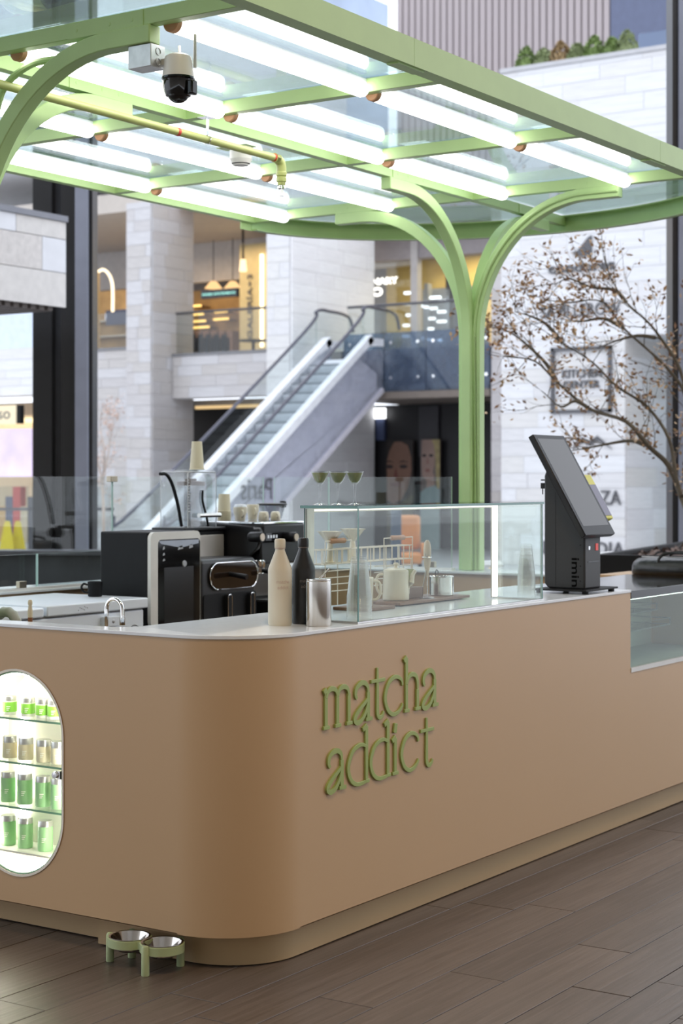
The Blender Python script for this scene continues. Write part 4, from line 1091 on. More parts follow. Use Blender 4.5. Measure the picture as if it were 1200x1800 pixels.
for (x, y) in ((6.744, 5.429), (6.976, 5.429), (6.976, 5.606), (6.744, 5.606)): b.tube([(x, y, 1.313), (x, y, 1.565), (mx_+(x-mx_)*.95, my_+(y-my_)*.95, 1.597)], .0028, 6)
b.tube([(mx_+(x-mx_)*.97, my_+(y-my_)*.97, 1.594) for x, y in fo], .003, 6, closed=True)
b.build('moulded_edge', M_CLR, en)
MB().lathe((6.875, 5.515, 1.314), [(0, 0), (.052, 0), (.054, .012), (.060, .03), (.072, .20), (.073, .21), (.070, .20), (.055, .03)], 24).build('jar', M_PLAST, bl)
MB().lathe((6.875, 5.515, 1.525), [(.074, 0), (.074, .02), (.03, .024), (.03, .036), (0, .036)], 24).build('jar_lid', mat('jar_lid_grey', (.16, .13, .12), .4), bl)
HB = lambda px, py: onY(px, py, 5.412)
MB().tube(smooth3([HB(281, 833), HB(292, 834), HB(302, 850), HB(312, 885), HB(319, 925)]), .0085, 8).build('hinge_bar', M_BLACKM, bl)
MB().tube(smooth3([HB(356, 862), HB(356, 880), HB(362, 905), HB(366, 925)]), .006, 8).build('handle_strut', M_BLACKM, bl)
MB().cyl(HB(346, 906)+Vector((0, -.012, 0)), HB(383, 905)+Vector((0, -.012, 0)), .012, n=16).build('grip', M_STEEL, bl)
b = MB(); mk = HB(338, 900)
for q in range(12): b.box(mk.x, mk.x+(.018 if q % 3 == 0 else .009), 5.438, 5.4385, mk.z+.0145*q, mk.z+.0165+.0145*q-.0145*.85)
b.build('scale_marks', mat('mark_white', (.8, .8, .8), .5), bl)
hc = HB(285, 853); MB().lathe(hc, [(0, .012), (.008, .012), (.014, .008), (.015, 0)], 16, axis=(0,-1,0)).build('hinge_cap', M_PLAST, bl)
M_PAPER = mat('paper_cream', (.70, .64, .47), .65, var=.02)
def papercup(c, rb_, rt_, h, label, inv=True, cups=1):
    prof = [(rb_+.003, 0), (rb_+.0035, .003), (rb_, .005), (rt_, h), (rt_-.002, h), (rt_-.003, h-.004), (0, h-.004)]
    return MB().lathe(c, prof, 28).build('paper_cup', M_PAPER, None, label, 'cup', 'cream paper cups')
pcx = onY(346, 820, 5.515)
papercup((pcx.x, 5.515, 1.607), .037, .026, .146, 'cream paper cup upside down on top of the blender')

# espresso machine
ex0, ex1, ey0, ey1 = 7.085, 7.44, 5.20, 5.68
es = thing('espresso_machine', 'black espresso machine with cups on its chrome edged top', 'coffee machine', (7.25, 5.45, .86))
zE = 1.338
MB().box(ex0, ex1, ey0+.10, ey1, .8605, zE-.05).build('body', M_BLACKM, es, bevel=.012)
MB().box(ex0-.01, ex1+.01, ey0, ey1, zE-.10, zE-.012).build('head_unit', M_BLACK, es, bevel=.012)
MB().box(ex0-.005, ex1+.005, ey0+.002, ey1-.005, zE-.012, zE).build('cup_tray', M_CHROME, es, bevel=.003)
MB().box(ex0, ex1, ey0-.03, ey0+.10, .8605, .93).build('drip_tray', M_BLACK, es, bevel=.005)
MB().box(ex0+.005, ex1-.005, ey0-.028, ey0+.098, .93, .936).build('drip_grid', M_STEEL, es)
MB().box(ex0+.01, ex1-.01, ey0+.092, ey0+.10, .95, 1.11).build('splash_panel', mat('panel_grey', (.13, .13, .13), .3, .6), es)
MB().box(ex0, ex1, ey0+.02, ey0+.10, 1.115, zE-.10).build('group_housing', M_BLACK, es, bevel=.01)
# flared left side panel
MB().prism([(5.68, .90), (5.40, .90), (5.36, 1.08), (5.22, 1.20), (5.19, 1.27), (5.21, 1.31), (5.68, 1.345)], (ex0-.038, 0, 0), (0,1,0), (0,0,1), (.028, 0, 0)).build('side_panel', M_BLACK, es, bevel=.006)
for q, px in enumerate((448, 508)):
    c = onY(px, 944, ey0-.03)
    k_ = thing  # no-op
    b = MB(); b.lathe((c.x, ey0+.005, c.z), [(0, 0), (.020, 0), (.026, .010), (.027, .075), (.025, .082), (0, .082)], 24, axis=(0,-1,0)); kn = b.build('steam_knob', M_BLACK, es)
    b = MB(); b.lathe((c.x, ey0-.0775, c.z), [(0, .0015), (.019, .0015), (.020, 0)], 24, axis=(0,-1,0)); b.build('knob_badge', mat('badge_bronze', (.45, .38, .30), .3, .8), kn)
c = onY(478, 943, ey0)
MB().box(c.x-.06, c.x+.05, ey0-.004, ey0+.001, c.z-.02, c.z+.018).build('keypad', M_GLOSSB, es)
b = MB()
for q in range(4): b.box(c.x-.045+q*.024, c.x-.033+q*.024, ey0-.006, ey0-.004, c.z-.008, c.z+.008)
b.build('key', mat('key_light', (.6, .62, .65), .4, emis=(.8, .9, 1), estr=.3), es)
for px in (460, 395):
    c = onY(px, 985, ey0-.02)
    MB().lathe((c.x, ey0+.0, 1.105), [(0, 0), (.030, 0), (.034, .01), (.034, .035), (.03, .04), (0, .04)], 24).build('brew_group', M_CHROME, es)
    MB().lathe((c.x, ey0+.0, 1.075), [(0, 0), (.026, 0), (.03, .006), (.03, .030)], 24).build('portafilter', M_CHROME, es)
    MB().cyl((c.x, ey0-.03, 1.09), (c.x+.01, ey0-.15, 1.075), .011, .014, 12).build('portafilter_handle', M_BLACK, es)
MB().tube(smooth3([(ex1-.05, ey0-.02, 1.22), (ex1-.045, ey0-.06, 1.18), (ex1-.05, ey0-.07, 1.05), (ex1-.05, ey0-.06, .97)]), .006, 8).build('steam_wand', M_CHROME, es)
text_part('maker_print', 'faema', mat('print_silver', (.4, .4, .42), .4), es, (onY(445, 925, ey0).x, ey0-.0012, zE-.035), (1,0,0), (0,0,1), .06, .011, .0008)
# grinder / tamper arm lid seen on the tray at right
pl_ = thing('hopper_lid', 'flat black rimmed clear hopper behind the cups on the espresso machine', 'hopper', (7.30, 5.58, zE))
c0 = onY(478, 893, 5.58); hx = c0.x
MB().lathe((hx, 5.58, zE+.001), [(.05, 0), (.055, .002), (.075, .078), (.0735, .078), (.053, .004)], 28).build('bowl', M_PLAST, pl_)
MB().lathe((hx, 5.58, zE+.079), [(0, .008), (.06, .010), (.082, .006), (.084, 0), (.082, -.004), (.074, 0)], 28).build('rim', M_BLACK, pl_)
MB().box(hx+.075, hx+.105, 5.555, 5.585, zE+.062, zE+.10).build('clasp', M_BLACK, pl_, bevel=.006)
# cups on the espresso machine
zc = zE+.0008
c = onY(394, 919, 5.60)
for q in range(7):
    papercup((c.x, 5.60, zc+.0075*q), .034, .030, .095, ['lowest', 'second lowest', 'third lowest', 'middle', 'third highest', 'second highest', 'topmost'][q] + ' cream paper cup of the nested stack on the espresso machine')
wc = M_CREAM
def cup2(px, y, r, h, label, handle=None, inv=False):
    cc_ = onY(px, 915, y)
    t = thing('coffee_cup', label, 'cup', (cc_.x, y, zc), 'white cups on the espresso machine')
    if inv: prof = [(r, 0), (r+.001, .002), (r*1.0, h*.6), (r*.85, h*.92), (r*.6, h), (0, h)]
    else: prof = [(0, 0), (r*.72, 0), (r*.75, .003), (r*.80, h*.3), (r, h*.62), (r, h-.002), (r-.002, h), (r-.004, h-.003), (r*.7, .01), (0, .008)]
    MB().lathe((cc_.x, y, zc), prof, 28).build('body', wc, t)
    p = Vector((cc_.x, y, zc)); d = Vector((-.55, -.83, 0))
    MB().tube(smooth3([p+d*(r*.85)+Vector((0,0,h*.75)), p+d*(r+.014)+Vector((0,0,h*.7)), p+d*(r+.016)+Vector((0,0,h*.4)), p+d*(r*.85)+Vector((0,0,h*.28))]), .0042, 8).build('handle', wc, t)
    return t
t = cup2(422, 5.47, .036, .072, 'tall cream cup with white lid next to the paper cup stack')
p = wloc(t); MB().lathe((p.x, p.y, zc+.0695), [(.031, 0), (.034, .003), (.033, .008), (.028, .016), (0, .017)], 24).build('lid', M_WHITE, t)
cup2(444, 5.56, .034, .082, 'plain tall cream cup behind the lidded one')
cup2(463, 5.37, .028, .048, 'small cream cup upside down, left of its twin', inv=True)
cup2(484, 5.34, .026, .048, 'small cream cup upside down at the right of the row', inv=True)
# ================================================================== COURTYARD BUILDINGS
def stone(name, c): return mat(name, c, .6, var=.07, scale=3, bump=.05, stretch=(1, 1, 6))
STONES = [stone('travertine_pale', (.71, .705, .715)), stone('travertine_cream', (.69, .68, .67)), stone('travertine_grey', (.68, .675, .685)), stone('travertine_white', (.74, .745, .765))]
SHADED = [stone('travertine_shaded', (.52, .50, .50)), stone('travertine_shaded_warm', (.51, .485, .47)), stone('travertine_shaded_pale', (.56, .55, .56))]  # shade of the dimmer faces put into darker stone colours
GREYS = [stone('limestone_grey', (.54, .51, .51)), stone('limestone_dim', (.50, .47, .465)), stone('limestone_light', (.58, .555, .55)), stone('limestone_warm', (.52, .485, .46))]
M_JOINT = mat('stone_joint', (.64, .635, .64), .8)
UNIT = {}
def unit(m):
    if m.name not in UNIT:
        b = MB(); b.box(-.5, .5, -.5, .5, -.5, .5); me = bpy.data.meshes.new('tile'); me.from_pydata(b.v, [], b.f); me.materials.append(m); UNIT[m.name] = me
    return UNIT[m.name]
rt = random.Random(11)
def tiles(parent, axis, plane, a0, a1, z0, z1, hs=(.19, .26), ls=(.55, 1.2), mats=STONES, th=.03):
    """courses of stone slabs on a wall plane; axis 'X' = plane x const (spread along y), 'Y' = plane y const"""
    pl = wloc(parent); z = z0
    while z < z1 - .02:
        h = min(rt.uniform(*hs), z1 - z); a = a0 - rt.random()*.4
        if z1 - z - h < .06: h = z1 - z
        while a < a1 - .01:
            l = rt.uniform(*ls); s, e = max(a, a0), min(a + l, a1)
            if a1 - e < .12: e = a1; l = e - a
            if e - s > .05:
                o = bpy.data.objects.new('tile', unit(rt.choice(mats))); COL.objects.link(o); o.parent = parent
                d = plane + rt.uniform(-.004, .004)
                if axis == 'X': o.location = Vector((d, (s+e)/2, z+h/2)) - pl; o.scale = (th, e-s-.005, h-.005)
                else: o.location = Vector(((s+e)/2, d, z+h/2)) - pl; o.scale = (e-s-.005, th, h-.005)
            a += l
        z += h
# ---- right building with the shop directory
rbd = thing('stone_building', 'bright white travertine building carrying dark shop names', 'building', (29, 13, 0))
MB().box(28.02, 33, 12.62, 15.1, 0, 4.12).box(28.02, 34, 9.9, 15.1, 4.12, 9.13).build('core', M_JOINT, rbd)
tiles(rbd, 'X', 28.0, 12.62, 15.1, .0, 4.12, mats=STONES, hs=(.24, .34), ls=(.7, 1.3))
tiles(rbd, 'X', 28.0, 9.9, 15.1, 4.12, 9.1, mats=[STONES[0], STONES[3], STONES[3]], hs=(.26, .36), ls=(.9, 1.6))
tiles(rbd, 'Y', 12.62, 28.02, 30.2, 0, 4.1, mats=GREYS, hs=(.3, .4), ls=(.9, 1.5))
MB().box(27.95, 34, 9.9, 15.12, 9.1, 9.18).build('coping', mat('coping_grey', (.5, .5, .52), .6), rbd)
M_SIGN = mat('sign_dark', (.10, .10, .11), .5)
def wtext(body, p0, p1, ybot, ytop, bold=.0, label=None, shear=0.0, mt=M_SIGN, X=27.97, parent=rbd, spacing=1.0):
    a, c = onX(p0, ybot, X), onX(p1, ybot, X); top = onX(p0, ytop, X)
    return text_part('sign_lettering', body, mt, parent, (X, a.y, a.z), (0, -1, 0), (0, 0, 1), a.y-c.y, top.z-a.z, .02, bold, label, shear=shear, spacing=spacing)
wtext('condores', 964, 1080, 482, 463, .02)
wtext('SAVILLEROW', 950, 1090, 560, 538, .0)
wtext('KITCHEN', 988, 1058, 665, 650, .01); wtext('CENTER', 990, 1054, 683, 670, .01)
wtext('ZA', 1055, 1091, 887, 862, .0); wtext('RAPSODIA', 955, 1097, 974, 950, .0)
# sail emblem
o_ = onX(1005, 452, 27.97)
MB().prism([(0, 0), (-.28, 0), (-.40, .08), (-.28, .10), (-.06, .34), (0, .36)], (27.97, onX(1040, 452, 27.97).y, o_.z), (0, -1, 0), (0, 0, 1), (-.03, 0, 0)).build('sail_emblem', M_SIGN, rbd)
yk = [onX(p, 610, 27.97).y for p in (969, 1075)]; zk = [onX(969, q, 27.97).z for q in (727, 612)]
b = MB()
for (y0, y1, z0, z1) in ((yk[1], yk[0], zk[1]-.06, zk[1]), (yk[1], yk[0], zk[0], zk[0]+.06), (yk[0]-.06, yk[0], zk[0], zk[1]), (yk[1], yk[1]+.06, zk[0], zk[1])): b.box(27.92, 27.99, y0, y1, z0, z1)
b.build('sign_frame', M_SIGN, rbd)
b = MB(); yq = onX(1005, 785, 27.97).y
b.prism([(0, 0), (.22, .22), (.34, .12), (.5, .24), (.8, .0), (.62, .1), (.5, .16), (.36, .06), (.22, .14)], (27.97, yq, onX(1005, 790, 27.97).z), (0,-1,0), (0,0,1), (-.03, 0, 0)); b.build('mountain_emblem', M_SIGN, rbd)
# blue glazed bay right of the building
gb = thing('glazed_bay', 'pale blue glazed shop window between the stone corner and the black column', 'window', (30, 11.5, 0))
MB().box(30.0, 30.06, 10.2, 12.5, 0, 4.0).build('pane', mat('blue_pane', (.42, .66, .76), .12, var=.05), gb)
xw = onX(1142, 700, 29.95)
MB().box(29.88, 30.02, xw.y-.12, xw.y+.12, 0, 4.05).build('frame', mat('frame_slate', (.16, .17, .2), .5), gb)
MB().box(29.88, 30.02, 10.2, xw.y-.12, 3.95, 4.05).build('frame', MATS['frame_slate'], gb)
# hedge on the coping
hg = []
M_HEDGE = [mat('hedge_green', (.20, .28, .09), .7, var=.4, scale=9), mat('hedge_rust', (.34, .24, .12), .7, var=.3, scale=9), mat('hedge_olive', (.26, .31, .15), .7, var=.3, scale=9)]
rh = random.Random(5)
for i, px in enumerate((925, 955, 985, 1015, 1045, 1075, 1102)):
    y = onX(px, 100, 28.6).y; c = Vector((28.6, y, 9.18)); b = MB()
    for q in range(420):
        a, e = rh.random()*6.283, rh.random()*math.pi/2; rr = .17 + .05*rh.random()
        hh = .34 if i % 2 else .42
        p = c + Vector((math.cos(a)*math.cos(e)*rr, math.sin(a)*math.cos(e)*rr, .05+math.sin(e)*hh*(.85+.3*rh.random())))
        u = Vector((rh.uniform(-1,1), rh.uniform(-1,1), rh.uniform(-1,1))).normalized()*.045; w = u.cross(Vector((rh.uniform(-1,1), .3, 1))).normalized()*.02
        b.add([p-u, p+w, p+u, p-w], [(0,1,2,3)])
    b.lathe(c, [(.14, 0), (.16, .15), (.10, .30), (0, .34)], 10)
    nm = ['leftmost', 'second', 'third', 'fourth', 'fifth', 'sixth', 'rightmost'][i]
    b.build('shrub', M_HEDGE[(0, 2, 1, 2, 0, 0, 2)[i]], None, '%s small shrub from the left on top of the white stone building' % nm, 'shrub', 'shrubs on the roof terrace')
# brown ribbed building high behind
bbk = thing('ribbed_building', 'tall brown building clad in vertical ribs behind the roof terrace', 'building', (41, 22, 0))
ya, yb = onX(697, 100, 40).y, onX(1072, 100, 40).y
M_RIB = mat('rib_brown', (.40, .35, .355), .6, var=.05, scale=2); M_RIBD = mat('rib_back', (.36, .31, .315), .7)
MB().box(40.1, 48, yb, ya, 0, 17).build('core', M_RIBD, bbk)
y = yb
while y < ya-.1:
    o = bpy.data.objects.new('rib', unit(M_RIB)); COL.objects.link(o); o.parent = bbk
    o.location = Vector((40.05, y+.1, 12.5)) - wloc(bbk); o.scale = (.12, .15, 9.0); y += .2
nv = thing('navy_building', 'dark blue glazed building corner at the top right', 'building', (40, 16, 0))
y1_, y0_ = yb-.01, onX(1240, 40, 40).y
MB().box(40, 47, y0_, y1_, 0, 17).build('core', mat('navy_wall', (.10, .12, .20), .4), nv)
MB().box(31, 31.05, onX(1240, 40, 31).y, onX(1122, 40, 31).y, 9.25, 10.3).build('terrace_glass', glass('terrace_glass', (.75, .85, .95), 2.0), nv)
MB().box(38, 38.3, onX(1172, 40, 38).y, onX(1120, 40, 38).y, 11.2, 11.4).build('awning', mat('awning_grey', (.4, .44, .5), .5), nv)
# pale glass offices behind the canopy (upper left)
of = thing('office_block', 'bluish glass office block seen through the canopy roof', 'building', (45, 32, 0))
ya2, yb2 = onX(150, 100, 44).y, onX(505, 100, 44).y
MB().box(44.3, 50, yb2, ya2, 7.5, 18).build('core', mat('office_blue', (.34, .42, .56), .25, var=.15, scale=.6), of)
q = yb2
while q < ya2:
    MB().box(44.1, 44.3, q-.09, q+.09, 7.5, 18).build('mullion', mat('mullion_grey', (.45, .48, .55), .5), of); q += 1.5
for z in (9.2, 11.4, 13.6, 15.8): MB().box(43.9, 44.3, yb2, ya2, z, z+.5).build('spandrel', mat('spandrel_white', (.72, .74, .8), .5), of)
# white parapet building behind left pillars, top
wl = thing('white_block', 'white upper storey block above the gallery at the far left', 'building', (31, 36, 7))
MB().box(30.5, 40, 26.5, 44, 9.2, 14.5).build('core', mat('white_render', (.80, .82, .86), .6), wl)
for z in (10.4, 12.2):
    MB().box(30.40, 30.5, 33.0, 43, z, z+1.1).build('window_band', mat('band_blue', (.30, .36, .46), .15), wl)
    MB().cyl((30.3, 33.0, z+.5), (30.3, 43, z+.5), .05, n=8).build('rail', mat('rail_grey', (.4, .42, .46), .4), wl)
# ---- pillars
p2 = thing('stone_pillar', 'broad bright travertine pillar behind the escalator', 'pillar', (31.5, 21.6, 0))
MB().box(30.02, 33.3, 21.32, 21.95, 0, 8.6).build('core', M_JOINT, p2)
tiles(p2, 'Y', 21.3, 30.0, 33.3, 0, 8.6, mats=[stone('travertine_lit', (.95, .945, .96)), stone('travertine_lit2', (.91, .90, .91))], hs=(.28, .36), ls=(.7, 1.4))  # stronger light on this face put into brighter stone colours
tiles(p2, 'X', 30.0, 21.33, 21.95, 0, 8.6, mats=STONES[1:3], hs=(.28, .36), ls=(.65, .9))  # dimmer light on this side put into darker stone colours
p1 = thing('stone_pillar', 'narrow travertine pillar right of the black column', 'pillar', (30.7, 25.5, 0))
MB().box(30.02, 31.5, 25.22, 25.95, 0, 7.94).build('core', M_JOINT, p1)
tiles(p1, 'X', 30.0, 25.22, 25.95, 0, 7.94, mats=SHADED, hs=(.22, .3), ls=(.5, .8))
tiles(p1, 'Y', 25.2, 30.02, 31.5, 0, 7.94, mats=SHADED, hs=(.22, .3), ls=(.6, 1.0))
sl = thing('gallery_parapet', 'travertine parapet of the upper gallery between the two pillars', 'parapet', (30.9, 23.5, 3.4))
MB().box(30.75, 31.2, 21.97, 25.17, 3.45, 4.45).build('core', M_JOINT, sl)
tiles(sl, 'X', 30.72, 21.97, 25.17, 3.45, 4.42, mats=SHADED, hs=(.24, .34), ls=(.6, 1.1))
MB().box(30.68, 31.2, 21.97, 25.17, 4.42, 4.48).build('coping', mat('coping_dark', (.20, .20, .21), .5), sl)
MB().box(30.85, 30.87, 21.97, 25.17, 4.48, 5.42).build('glass_rail', glass('rail_glass', (.88, .90, .90), 1.2), sl)
MB().cyl((30.86, 21.97, 5.43), (30.86, 25.17, 5.43), .03, n=10).build('handrail', mat('rail_dark', (.08, .08, .09), .4), sl)
lw = thing('stone_wall', 'pale travertine wall between the black column and the narrow pillar', 'wall', (30.5, 30, 0))
MB().box(30.27, 30.8, 25.97, 28.2, 0, 4.62).box(30.27, 30.8, 28.2, 35, 3.62, 4.78).build('core', M_JOINT, lw)
tiles(lw, 'X', 30.25, 25.97, 28.2, 0, 4.6, mats=SHADED, hs=(.2, .28), ls=(.6, 1.2))
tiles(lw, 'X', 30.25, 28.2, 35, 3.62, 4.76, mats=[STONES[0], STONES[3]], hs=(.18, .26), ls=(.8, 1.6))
MB().box(30.2, 30.8, 25.97, 28.2, 4.6, 4.66).build('coping', MATS['coping_dark'], lw)
MB().box(30.4, 30.42, 25.97, 28.2, 4.66, 5.5).build('glass_rail', MATS['rail_glass'], lw)
# grey pillar behind green post
p3 = thing('stone_pillar', 'grey limestone pillar half hidden by the green post', 'pillar', (31.3, 16, 0))
MB().box(31.02, 34, 15.12, 16.95, 0, 9).build('core', M_JOINT, p3)
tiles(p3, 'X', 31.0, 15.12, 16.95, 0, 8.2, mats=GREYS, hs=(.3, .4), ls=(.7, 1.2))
# ---- upper gallery
ug = thing('upper_gallery', 'upper shopping gallery with beige soffit behind the pillars', 'gallery', (34, 22, 4.4))
M_SOFF = mat('gallery_soffit', (.52, .47, .42), .7, var=.04)
MB().box(31.3, 39, 17.05, 35, 4.1, 4.4).build('floor_slab', mat('slab_grey', (.36, .35, .34), .6), ug)
MB().box(30.9, 39, 21.97, 35, 7.95, 8.4).build('soffit', M_SOFF, ug)
MB().box(33.4, 39, 16.97, 21.96, 7.4, 8.4).build('soffit', mat('soffit_mauve', (.36, .33, .34), .7), ug)
MB().box(38.6, 38.8, 15.2, 35, 4.4, 7.95).build('back_wall', mat('gallery_wall', (.48, .44, .42), .7), ug)
MB().box(30.92, 31.0, 22.4, 25.0, 7.84, 7.94).build('cove_light', lamp('cove_amber', (1.0, .55, .2), 1.1), ug)
MB().box(36.2, 36.4, 22, 35, 6.9, 7.95).build('bulkhead', mat('bulkhead_grey', (.46, .44, .43), .7), ug)
# bakery stall
bk = thing('bakery_stall', 'warm lit bakery stall with glowing shelves on the upper gallery', 'stall', (36.5, 27, 4.4))
M_AMB = mat('stall_amber', (.55, .33, .12), .6, var=.2, scale=2)
sy0, sy1 = onX(412, 550, 36).y, onX(333, 550, 36).y
MB().box(37.0, 37.1, sy0, sy1+1.5, 4.4, 6.8).build('back_panel', M_AMB, bk)
for q, (pa_, pb2, yy) in enumerate(((335, 358, 539), (335, 362, 554), (336, 372, 577), (382, 404, 549), (380, 406, 562), (338, 366, 566), (376, 410, 590))):
    a, c = onX(pa_, yy, 36.6), onX(pb2, yy, 36.6)
    s_ = MB().box(36.5, 36.9, c.y, a.y, a.z-.03, a.z).build('shelf', M_WOOD, bk)
    MB().box(36.46, 36.5, c.y, a.y, a.z-.03, a.z+.02).build('shelf_light', lamp('shelf_amber', (1.0, .62, .18), 2.6), s_)
for q in range(16):
    a = onX(338+q*4.6, 585+(q % 3)*6, 36.3); MB().box(36.2, 36.5, a.y-.10, a.y+.10, 4.45, a.z+.05).build('goods', [M_WOOD, M_BLACKM, mat('bread', (.45, .25, .08), .7)][q % 3], bk)
MB().box(35.7, 36.1, sy0, sy1, 4.4, 4.95).build('counter_front', M_BLACKM, bk)
b0, b1 = onX(355, 526, 35.5), onX(419, 506, 35.5)
bs = thing('stall_sign', 'black hanging sign with small glowing cyan letters over the bakery stall', 'sign', (35.5, (b0.y+b1.y)/2, b0.z))
MB().box(35.45, 35.6, b1.y, b0.y, b0.z, b1.z).build('board', M_GLOSSB, bs)
text_part('sign_lettering', 'PANES SOSTENIDOS', lamp('cyan_glow', (.45, 1.0, .9), 1.2), bs, (35.44, b0.y-.06, b0.z+.08), (0,-1,0), (0,0,1), b0.y-b1.y-.12, .055, .01, .0)
for px, lab in ((375, 'left'), (409, 'right')):
    c = onX(px, 507, 35.9)
    t = thing('pendant_lamp', '%s glowing cone pendant lamp over the bakery stall' % lab, 'lamp', c)
    MB().lathe(c, [(.24, 0), (.09, .18), (.02, .20)], 20).build('shade', lamp('shade_glow', (1.0, .62, .28), 1.3), t)
    MB().cyl(c+Vector((0,0,.2)), (c.x, c.y, 7.95), .012, n=6).build('cord', M_BLACK, t)
# vertical gallery sign
g0, g1 = onX(421, 612, 35.2), onX(468, 440, 35.2)
gs = thing('vertical_sign', 'tall beige sign panel with vertical dark lettering and a glowing edge strip', 'sign', (35.2, (g0.y+g1.y)/2, 4.4))
MB().box(35.2, 35.3, g1.y-.3, g0.y, 4.4, g1.z+.2).build('panel', mat('panel_ochre', (.50, .43, .24), .6), gs)
t0, t1 = onX(428, 572, 35.18), onX(442, 482, 35.18)
text_part('sign_lettering', 'GALER\u00cdA+3', M_SIGN, gs, (35.18, onX(443, 572, 35.18).y, t0.z-.35), (0,0,1), (0,1,0), t1.z-t0.z+.35, .19, .01)
l0 = onX(460, 610, 35.15); l1 = onX(460, 447, 35.15)
MB().box(35.12, 35.18, l0.y-.035, l0.y+.035, l0.z, l1.z).build('edge_light', lamp('edge_amber', (1.0, .8, .5), 4.0), gs)
c = onX(445, 600, 33.5)
t = thing('high_table', 'black round table on the gallery beside the vertical sign', 'table', (33.5, c.y, 4.4))
MB().lathe((33.5, c.y, c.z), [(0, 0), (.36, 0), (.37, .03), (0, .05)], 24).build('table_top', M_BLACKM, t); MB().cyl((33.5, c.y, 4.4), (33.5, c.y, c.z), .04, n=10).build('stem', M_BLACKM, t)
c = onX(427, 470, 34.8)
t = thing('spotlight', 'small glowing ceiling spot left of the vertical sign', 'lamp', (34.8, c.y, c.z))
MB().lathe((34.8, c.y, c.z-.1), [(0, 0), (.10, 0), (.07, .3), (0, .3)], 14).build('glow', lamp('spot_amber', (1.0, .7, .4), 2.2), t); MB().cyl((34.8, c.y, c.z+.2), (34.8, c.y, 7.95), .03, n=8).build('stem', M_BLACK, t)
# arched neon left of the pillar
c = onX(190, 480, 31.8)
pts = [onX(172, 478, 31.8), onX(180, 474, 31.8), onX(188, 478, 31.8), onX(195, 490, 31.8), onX(198, 508, 31.8), onX(198, 548, 31.8)]
t = thing('arched_lamp', 'glowing inverted hook lamp left of the narrow pillar', 'lamp', (31.8, pts[-1].y, 4.4))
MB().tube(smooth3(pts), .036, 8).build('glow', lamp('hook_glow', (1.0, .84, .58), 2.2), t)
MB().box(31.75, 31.85, pts[0].y-.02, pts[0].y+.1, 4.4, pts[0].z).build('stand', M_BRASS, t)
kk = thing('warm_kiosk', 'warm lit stall with planters left of the narrow pillar', 'stall', (36, 29, 4.4))
a, c = onX(167, 560, 35), onX(224, 500, 35)
MB().box(35.2, 35.4, c.y-.5, a.y+1.5, 4.4, c.z-.1).build('back_panel', M_AMB, kk)
for q in range(4):
    zz = 4.6+.42*q; MB().box(34.9, 35.2, c.y-.5, a.y+1.5, zz, zz+.04).build('shelf', M_BRASS, kk)
text_part('sign_lettering', 'EUROPEAN', lamp('white_sign', (.7, .8, 1.0), 2.0), kk, (34.85, onX(186, 556, 34.85).y, onX(186, 562, 34.85).z), (0,-1,0), (0,0,1), 1.2, .16, .02, .02)
MB().box(34.6, 34.65, c.y-.4, onX(186, 556, 34.6).y, onX(186, 572, 34.6).z, onX(186, 546, 34.6).z).build('sign_board', mat('sign_navy', (.05, .06, .12), .4), kk)
# shop on the right of the broad pillar
rs = thing('glazed_shop', 'yellow lit glazed shop with white lamps behind the escalator landing', 'shop', (36, 19, 4.4))
M_YEL = mat('shop_yellow', (.62, .47, .16), .6, var=.25, scale=1.5)
MB().box(37.5, 37.7, 15.3, 23.6, 4.4, 7.4).build('back_panel', M_YEL, rs)
MB().box(34.3, 34.34, 15.3, 21.95, 4.4, 7.4).build('shop_glass', MATS['rail_glass'], rs)
a = onX(731, 500, 34.2); MB().box(34.1, 34.3, a.y-.09, a.y+.09, 4.4, 7.4).build('mullion', mat('mullion_white', (.55, .53, .53), .6), rs)
MB().box(34.15, 34.5, 15.3, 21.95, 6.75, 7.4).build('header', MATS['soffit_mauve'], rs)
text_part('sign_lettering', 'CULINARY', lamp('letter_white', (1, .98, .9), 2.5), rs, (34.0, onX(618, 503, 34.0).y, onX(660, 501, 34.0).z), (0,-1,0), (0,0,1), onX(618, 503, 34.0).y-onX(698, 503, 34.0).y, .16, .03, .0)
a = onX(663, 513, 34.0); MB().tube([(34.0, a.y+.12*math.cos(i*.5236), a.z+.08*math.sin(i*.5236)) for i in range(12)], .03, 6, closed=True).build('sign_emblem', MATS['letter_white'], rs)
for q, (px, py, w) in enumerate(((717, 515, 15), (716, 534, 18), (719, 554, 12), (714, 572, 12), (713, 591, 12), (765, 523, 22), (779, 529, 16), (762, 542, 14), (776, 548, 16), (759, 560, 12), (776, 565, 18), (757, 578, 10), (757, 597, 12), (739, 538, 8), (749, 540, 7), (740, 594, 6), (772, 598, 8))):
    c = onX(px, py, 35.2); dy = w*.006
    MB().box(35.15, 35.25, c.y-dy, c.y+dy, c.z-.028, c.z+.028).build('shelf_lamp', lamp('cool_glow', (.92, .96, 1.0), 3.2), rs)
for px in (752, 790, 812): a = onX(px, 560, 35.4); MB().box(35.3, 35.5, a.y-.05, a.y+.05, 4.4, 6.3).build('rack', mat('rack_grey', (.30, .32, .35), .4), rs)
MB().box(35.6, 35.8, onX(830, 560, 35.6).y, onX(742, 560, 35.6).y, 4.4, 6.2).build('rack_back', mat('rack_panel', (.34, .36, .40), .4), rs)
MB().box(35.0, 35.6, onX(790, 560, 35.2).y-.12, onX(768, 560, 35.2).y-.35, 6.1, 6.9).build('hanging_unit', mat('unit_dark', (.05, .045, .04), .4), rs)
